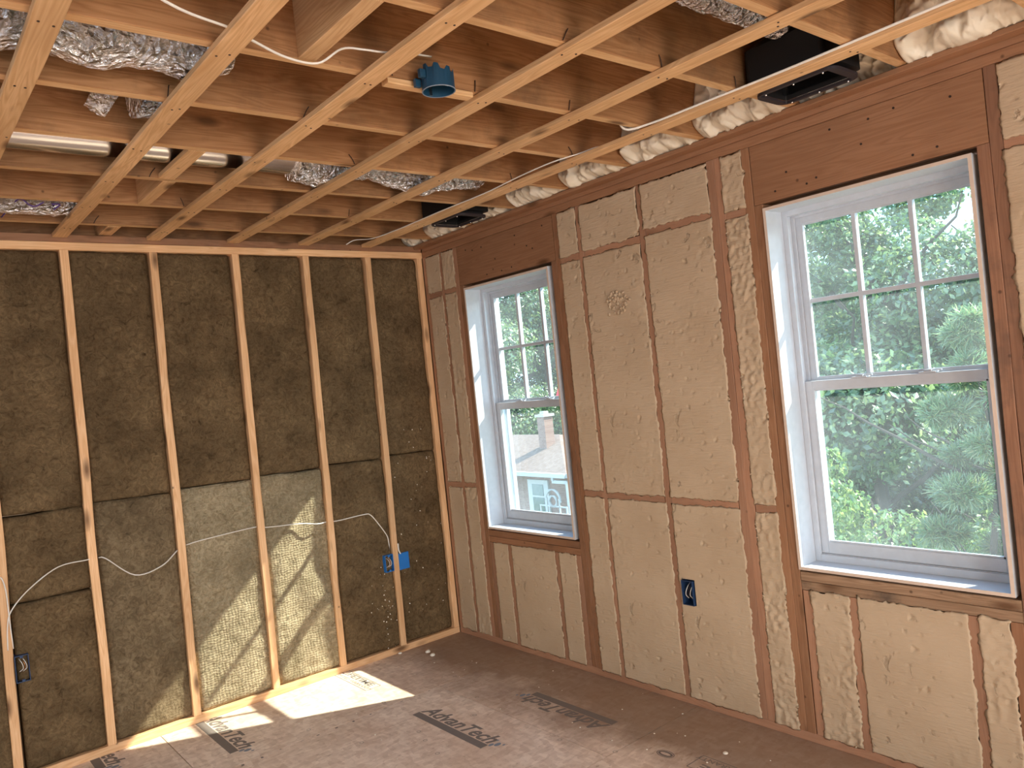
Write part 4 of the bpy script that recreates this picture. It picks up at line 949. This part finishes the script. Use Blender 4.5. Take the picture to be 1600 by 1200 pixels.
# ------------------------------------------------------------------ outdoors
GZ = -5.4
def leaf_tree(seed, nleaf, crown, size, needles=False):
    """crown: list of (centre, radii). returns mesh of leaves"""
    r = random.Random(seed); verts = []; faces = []
    vol = [a[1][0] * a[1][1] * a[1][2] for a in crown]; tot = sum(v ** .67 for v in vol)
    for (c, rad), vv in zip(crown, vol):
        k = int(nleaf * vv ** .67 / tot)
        for _ in range(k):
            d = V((r.gauss(0, 1), r.gauss(0, 1), r.gauss(0, 1))).normalized(); q = r.uniform(.55, 1.0) ** .6
            nn = noise.noise(d * 2.4 + V((seed, c[0], c[2]))); q *= 1 + .30 * nn
            p = V((c[0] + d.x * rad[0] * q, c[1] + d.y * rad[1] * q, c[2] + d.z * rad[2] * q))
            if needles:
                # a tuft of thin blades
                ax = (d + V((r.gauss(0, .5), r.gauss(0, .5), r.gauss(.2, .4)))).normalized()
                for t_ in range(9):
                    e1 = (ax * .8 + V((r.gauss(0, .55), r.gauss(0, .55), r.gauss(0, .55)))).normalized(); s_ = e1.cross(V((r.gauss(0, 1), r.gauss(0, 1), r.gauss(0, 1)))).normalized()
                    ln = size * r.uniform(.7, 1.1); w = size * .055; b = len(verts)
                    verts += [p - s_ * w, p + s_ * w, p + e1 * ln + s_ * w * .3, p + e1 * ln - s_ * w * .3]; faces.append((b, b + 1, b + 2, b + 3))
            else:
                nrm = (d * .6 + V((r.gauss(0, .6), r.gauss(0, .6), r.gauss(.4, .6)))).normalized(); a = nrm.cross(V((r.gauss(0, 1), r.gauss(0, 1), r.gauss(0, 1)))).normalized(); b_ = nrm.cross(a)
                s = size * r.uniform(.6, 1.25); b = len(verts)
                verts += [p - a * s * .5, p + b_ * s * .28, p + a * s * .5 + nrm * s * .08, p - b_ * s * .28]; faces.append((b, b + 1, b + 2, b + 3))
    me = bpy.data.meshes.new('foliage'); me.from_pydata(verts, [], faces); me.update(); return me
def crown_broad(h, w, seed, low=.25):
    r = random.Random(seed); out = []
    for i in range(15):
        a = r.uniform(0, 6.28); t = r.random(); z = h * (low + (1 - low) * t * .92); rad = w * (1 - .55 * abs(t - .4) / .6) * r.uniform(.3, .62)
        q = r.uniform(.2, .75) * w * (1 - .6 * max(0, t - .4)); out.append(((math.cos(a) * q, math.sin(a) * q, z), (rad, rad, rad * .8)))
    return out
def trunk_mesh(h, r0, seed, nb=7, spread=.9):
    r = random.Random(seed); bm = bmesh.new()
    def limb(p, d, ln, ra):
        rings = []; n = 6
        for i in range(n + 1):
            q = V(p) + V(d) * ln * i / n + V((noise.noise(V((i * .7, seed, 0))), noise.noise(V((i * .7, seed, 4))), 0)) * .12 * ln * i / n; rr_ = ra * (1 - .8 * i / n)
            s = V(d).cross(V((.3, 1, .2))).normalized(); u = s.cross(V(d)).normalized()
            rings.append([bm.verts.new(q + (s * math.cos(k) + u * math.sin(k)) * rr_) for k in [j * 2 * math.pi / 7 for j in range(7)]])
        for a, b in zip(rings, rings[1:]):
            for j in range(7): bm.faces.new((a[j], a[(j + 1) % 7], b[(j + 1) % 7], b[j]))
    limb((0, 0, 0), (0, 0, 1), h * .9, r0)
    for i in range(nb):
        a = r.uniform(0, 6.28); z = h * r.uniform(.3, .75); d = V((math.cos(a), math.sin(a), spread)).normalized(); limb((0, 0, z), d, h * .32, r0 * .35)
    bmesh.ops.recalc_face_normals(bm, faces=bm.faces[:]); me = bpy.data.meshes.new('trunk'); bm.to_mesh(me); bm.free(); me.materials.append(M['bark']); return me
PROT = {}
PROT['a'] = (leaf_tree(1, 46000, crown_broad(11, 3.6, 1, .18), .155), trunk_mesh(11, .2, 1)); PROT['a'][0].materials.append(M['leaf'])
PROT['b'] = (leaf_tree(2, 46000, crown_broad(11, 3.8, 5, .12), .15), trunk_mesh(11, .2, 2)); PROT['b'][0].materials.append(M['leaf'])
PROT['c'] = (leaf_tree(3, 20000, crown_broad(5, 1.7, 8, .05), .095), trunk_mesh(4.5, .09, 3, 9)); PROT['c'][0].materials.append(M['leaf2'])
def pine_crown(h, w, seed):
    r = random.Random(seed); out = []
    for i in range(34):
        t = (i + .5) / 34; z = h * (.12 + .86 * t); a = i * 2.4 + r.uniform(-.3, .3); q = w * (1 - t) ** .7 * r.uniform(.5, 1.0); rad = w * r.uniform(.16, .28) * (1.1 - .5 * t)
        out.append(((math.cos(a) * q, math.sin(a) * q, z + .1 * q), (rad * 1.3, rad * 1.3, rad * .6)))
    return out
PROT['p'] = (leaf_tree(4, 6000, pine_crown(7.4, 1.15, 4), .15, True), trunk_mesh(7.2, .09, 4, 9, .6)); PROT['p'][0].materials.append(M['needle'])
def tree(kind, x, y, s, rz, label, name='leafy_tree', z=GZ, sz=1.0):
    t = tag(empty(name, (x, y, z)), label, 'tree'); t.rotation_euler = (0, 0, rz); t.scale = (s, s, s * sz)
    f = bpy.data.objects.new('foliage', PROT[kind][0]); COL.objects.link(f); f.parent = t
    k = bpy.data.objects.new('trunk', PROT[kind][1]); COL.objects.link(k); k.parent = t
    return t
# right-hand window
tree('a', 13.5, 3.9, 1.0, .4, 'tall leafy tree filling the upper left of the large window')
tree('b', 16.0, 1.6, .88, 1.9, 'tall leafy tree behind the middle of the large window')
tree('b', 19.0, 6.2, 1.1, 3.0, 'leafy tree far behind the left part of the large window')
tree('a', 24.0, -1.6, .78, 2.2, 'leafy tree reaching the sky patch in the large window')
tree('a', 18.0, 1.8, .98, 5.0, 'dark leafy tree deep behind the pine')
tree('c', 7.9, 1.15, .85, .5, 'yellow-green shrubby tree low in the large window', 'shrubby_tree', z=GZ, sz=1.40)
tree('c', 12.0, .9, 1.05, 2.5, 'bright shrubby tree low behind the pine', 'shrubby_tree', z=GZ)
tree('c', 9.4, .55, .8, 4.1, 'low green bush at the bottom of the large window', 'leafy_bush', z=GZ, sz=1.15)
tree('p', 7.3, -.50, 1.0, .3, 'soft-needled pine at the right of the large window', 'pine_tree', z=GZ)
tree('p', 8.8, -.85, 1.0, 2.6, 'second pine close behind the soft-needled pine', 'pine_tree', z=GZ - .1)
tree('b', 16.5, 7.6, .85, 2.9, 'leafy tree left of the large window view, nearer than the house')
tree('a', 25.0, 12.5, .95, .2, 'leafy tree between the house and the large window view')
tree('a', 15.0, -4.2, .85, 3.4, 'leafy tree right of the pines')
tree('b', 22.0, -8.0, .95, 1.1, 'leafy tree far right of the pines')
# left-hand window, beyond the house
tree('a', 29.0, 36.0, 1.55, .9, 'tall leafy tree beyond the house, left in the small window')
tree('b', 31.5, 34.0, 1.45, 2.0, 'tall leafy tree beyond the house chimney')
tree('a', 36.0, 37.0, 1.35, 4.0, 'leafy tree far beyond the house, at the right')
tree('b', 25.0, 39.5, 1.5, 5.2, 'leafy tree farthest left beyond the house')
# ground
def grass():
    m, nt, b = mat('grass_ground'); t = N(nt, 'ShaderNodeTexCoord'); n = noisen(nt, t.outputs['Object'], .6, 8, .7); L(nt, mixc(nt, n.outputs['Fac'], (.05, .09, .03), (.11, .15, .06)), b.inputs['Base Color']); b.inputs['Roughness'].default_value = .9; return m
M['grass'] = grass()
bm = bmesh.new(); gg = []
for i in range(41):
    gg.append([bm.verts.new((2 + i * 3.0, -50 + j * 3.6, GZ + .35 * noise.noise(V((i * .5, j * .5, 0))) + max(0, i - 14) * .10)) for j in range(41)])
for i in range(40):
    for j in range(40): bm.faces.new((gg[i][j], gg[i + 1][j], gg[i + 1][j + 1], gg[i][j + 1]))
o = link('grass_ground', bm, M['grass'], smooth=True); struct(o)
# house seen through the small window
def brick():
    m, nt, b = mat('pink_brown_brick'); t = N(nt, 'ShaderNodeTexCoord'); mp = N(nt, 'ShaderNodeMapping'); mp.inputs['Rotation'].default_value = (HP, 0, 0); L(nt, t.outputs['Object'], mp.inputs['Vector'])
    br = N(nt, 'ShaderNodeTexBrick'); br.inputs['Scale'].default_value = 4.5; br.inputs['Color1'].default_value = (.26, .15, .12, 1); br.inputs['Color2'].default_value = (.32, .20, .16, 1); br.inputs['Mortar'].default_value = (.36, .29, .26, 1); br.inputs['Mortar Size'].default_value = .012
    L(nt, mp.outputs[0], br.inputs['Vector']); L(nt, br.outputs[0], b.inputs['Base Color']); b.inputs['Roughness'].default_value = .9; return m
def shingle():
    m, nt, b = mat('tan_shingles'); t = N(nt, 'ShaderNodeTexCoord')
    br = N(nt, 'ShaderNodeTexBrick'); br.inputs['Scale'].default_value = 5.0; br.inputs['Color1'].default_value = (.20, .135, .105, 1); br.inputs['Color2'].default_value = (.26, .185, .15, 1); br.inputs['Mortar'].default_value = (.22, .14, .10, 1); br.inputs['Mortar Size'].default_value = .03; br.inputs['Row Height'].default_value = .42
    L(nt, t.outputs['Object'], br.inputs['Vector']); L(nt, br.outputs[0], b.inputs['Base Color']); b.inputs['Roughness'].default_value = .9; return m
M['brick'] = brick(); M['shingle'] = shingle()
M['hedge'] = M['leaf2']
M['red'] = plain('red_canvas', (0.75, 0.03, 0.05), 0.7)
M['paleblue'] = plain('pale_trim', (0.50, 0.475, 0.46), 0.6)
M['darkglass'] = plain('far_window_glass', (0.10, 0.14, 0.12), 0.1, spec=0.8)
cam0 = V((-2.80276605, -4.17626338, 1.56175302))
dcorner = V((0.6728, 0.7290, -0.1235)); P0 = cam0 + dcorner * (23.5 / math.hypot(dcorner.x, dcorner.y))      # right front eave corner
hh_ = V((dcorner.x, dcorner.y, 0)).normalized(); rr_ = V((hh_.y, -hh_.x, 0)); an = math.radians(50)
eX = rr_ * math.cos(an) - hh_ * math.sin(an)            # along the facade, to the right
eY = rr_ * math.sin(an) + hh_ * math.cos(an)            # into the house
house = tag(empty('brick_house', P0), 'brick house with tan hip roof and chimney seen through the small window', 'house')
house.rotation_euler = (0, 0, math.atan2(eX.y, eX.x))
def hpart(name, bm, m, parent=None): o = link(name, bm, m); o.parent = parent or house; return o
b2, a2, rise, LN = 2.35, 2.95, 0.92, 9.0
bm = bmesh.new(); vs = [bm.verts.new(p) for p in ((-LN, 0, 0), (0, 0, 0), (0, 2 * b2, 0), (-LN, 2 * b2, 0), (-LN + a2, b2, rise), (-a2, b2, rise), (-LN, 0, -.12), (0, 0, -.12), (0, 2 * b2, -.12), (-LN, 2 * b2, -.12))]
for f in ((0, 1, 5, 4), (1, 2, 5), (2, 3, 4, 5), (3, 0, 4), (0, 6, 7, 1), (1, 7, 8, 2), (2, 8, 9, 3), (3, 9, 6, 0), (9, 8, 7, 6)): bm.faces.new([vs[i] for i in f])
bmesh.ops.recalc_face_normals(bm, faces=bm.faces[:]); hpart('roof', bm, M['shingle'])
bm = bmesh.new(); box(bm, (-LN + .35, .35, -3.9), (-.30, 2 * b2 - .35, -.12)); hpart('wall', bm, M['brick'])
bm = bmesh.new(); box(bm, (-LN, -.10, -.13), (.02, .0, .0)); box(bm, (.0, -.02, -.13), (.10, 2 * b2, .0)); hpart('gutter', bm, M['paleblue'])
bm = bmesh.new(); box(bm, (-.72, -.02, -.24), (-.62, .06, -.13)); box(bm, (-.72, 0.0, -.32), (-.02, .10, -.22)); box(bm, (-.08, .0, -3.8), (.02, .10, -.24)); hpart('downspout', bm, M['paleblue'])
bm = bmesh.new(); xw, zw = -1.80, -.30
box(bm, (xw - .52, .28, zw - 1.16), (xw + .52, .36, zw)); fr_ = hpart('window_surround', bm, M['paleblue'])
bm = bmesh.new(); box(bm, (xw - .28, .262, zw - .5), (xw + .28, .284, zw - .14)); box(bm, (xw - .28, .262, zw - 1.0), (xw + .28, .284, zw - .56)); g_ = hpart('window_glass', bm, M['darkglass'])
bm = bmesh.new(); box(bm, (xw - .60, .22, zw - 1.24), (xw + .60, .36, zw - 1.16)); hpart('window_ledge', bm, M['paleblue'])
bm = bmesh.new(); cxx, cyy = -a2 + .22, b2 - .75
box(bm, (cxx - .19, cyy - .19, .3), (cxx + .19, cyy + .19, 1.62)); ch = hpart('chimney', bm, M['brick'])
bm = bmesh.new(); box(bm, (cxx - .24, cyy - .24, 1.62), (cxx + .24, cyy + .24, 1.70)); box(bm, (cxx - .1, cyy - .1, 1.70), (cxx + .1, cyy + .1, 1.80)); c2 = hpart('chimney_cap', bm, M['paleblue'], ch)
# white arched trellis in front of the wall
tr = tag(empty('garden_trellis', P0), 'white arched garden trellis against the brick house', 'trellis'); tr.rotation_euler = house.rotation_euler
def tl(p, q, r=.028): return (p, q, r)
xt, yt = -.62, -.10; bm = bmesh.new()
for x in (-.62, -.30, .30, .62): box(bm, (xt + x - .022, yt - .02, -3.8), (xt + x + .022, yt + .02, -1.0 if abs(x) > .5 else -.75))
for z in (-1.0, -1.45, -1.8, -2.3, -2.8): box(bm, (xt - .65, yt - .02, z - .02), (xt + .65, yt + .02, z + .02))
for rr2 in (.36, .17):
    n = 22; prev = None
    for k in range(n + 1):
        a = (math.pi * k / n) if rr2 > .3 else 2 * math.pi * k / n; cc = V((xt + math.cos(a) * rr2, yt, -.85 + math.sin(a) * rr2))
        if prev is not None:
            mid_ = (cc + prev) / 2; box(bm, (min(cc.x, prev.x) - .016, yt - .02, min(cc.z, prev.z) - .016), (max(cc.x, prev.x) + .016, yt + .02, max(cc.z, prev.z) + .016))
        prev = cc
o = link('lattice', bm, M['paleblue']); o.parent = tr
# climbing shrub at the trellis foot
me = leaf_tree(11, 2600, [((0, 0, .9), (.55, .4, 1.0)), ((.5, .1, .6), (.5, .4, .8)), ((-.6, .1, .4), (.5, .4, .5))], .16); me.materials.append(M['leaf2'])
sh = bpy.data.objects.new('climbing_shrub', me); COL.objects.link(sh); wp = P0 + eX * (-.15) + eY * (-.75); sh.location = (wp.x, wp.y, GZ + .1 + .0); tag(sh, 'green shrub at the foot of the white trellis', 'shrub')
sh.location.z = P0.z - 3.1
# red patio umbrella beyond the roof
q = cam0 + V((.683, .7305, -.020)) * 34
um = tag(empty('red_umbrella', (q.x, q.y, q.z)), 'red closed parasol just showing above the house roof', 'parasol')
bm = bmesh.new(); bmesh.ops.create_cone(bm, cap_ends=True, segments=12, radius1=.42, radius2=.03, depth=1.1); o = link('canopy', bm, M['red']); o.parent = um; o.location = (0, 0, .1)
bm = bmesh.new(); bmesh.ops.create_cone(bm, cap_ends=True, segments=8, radius1=.04, radius2=.04, depth=5.0); o = link('pole', bm, M['paleblue']); o.parent = um; o.location = (0, 0, -3.0)
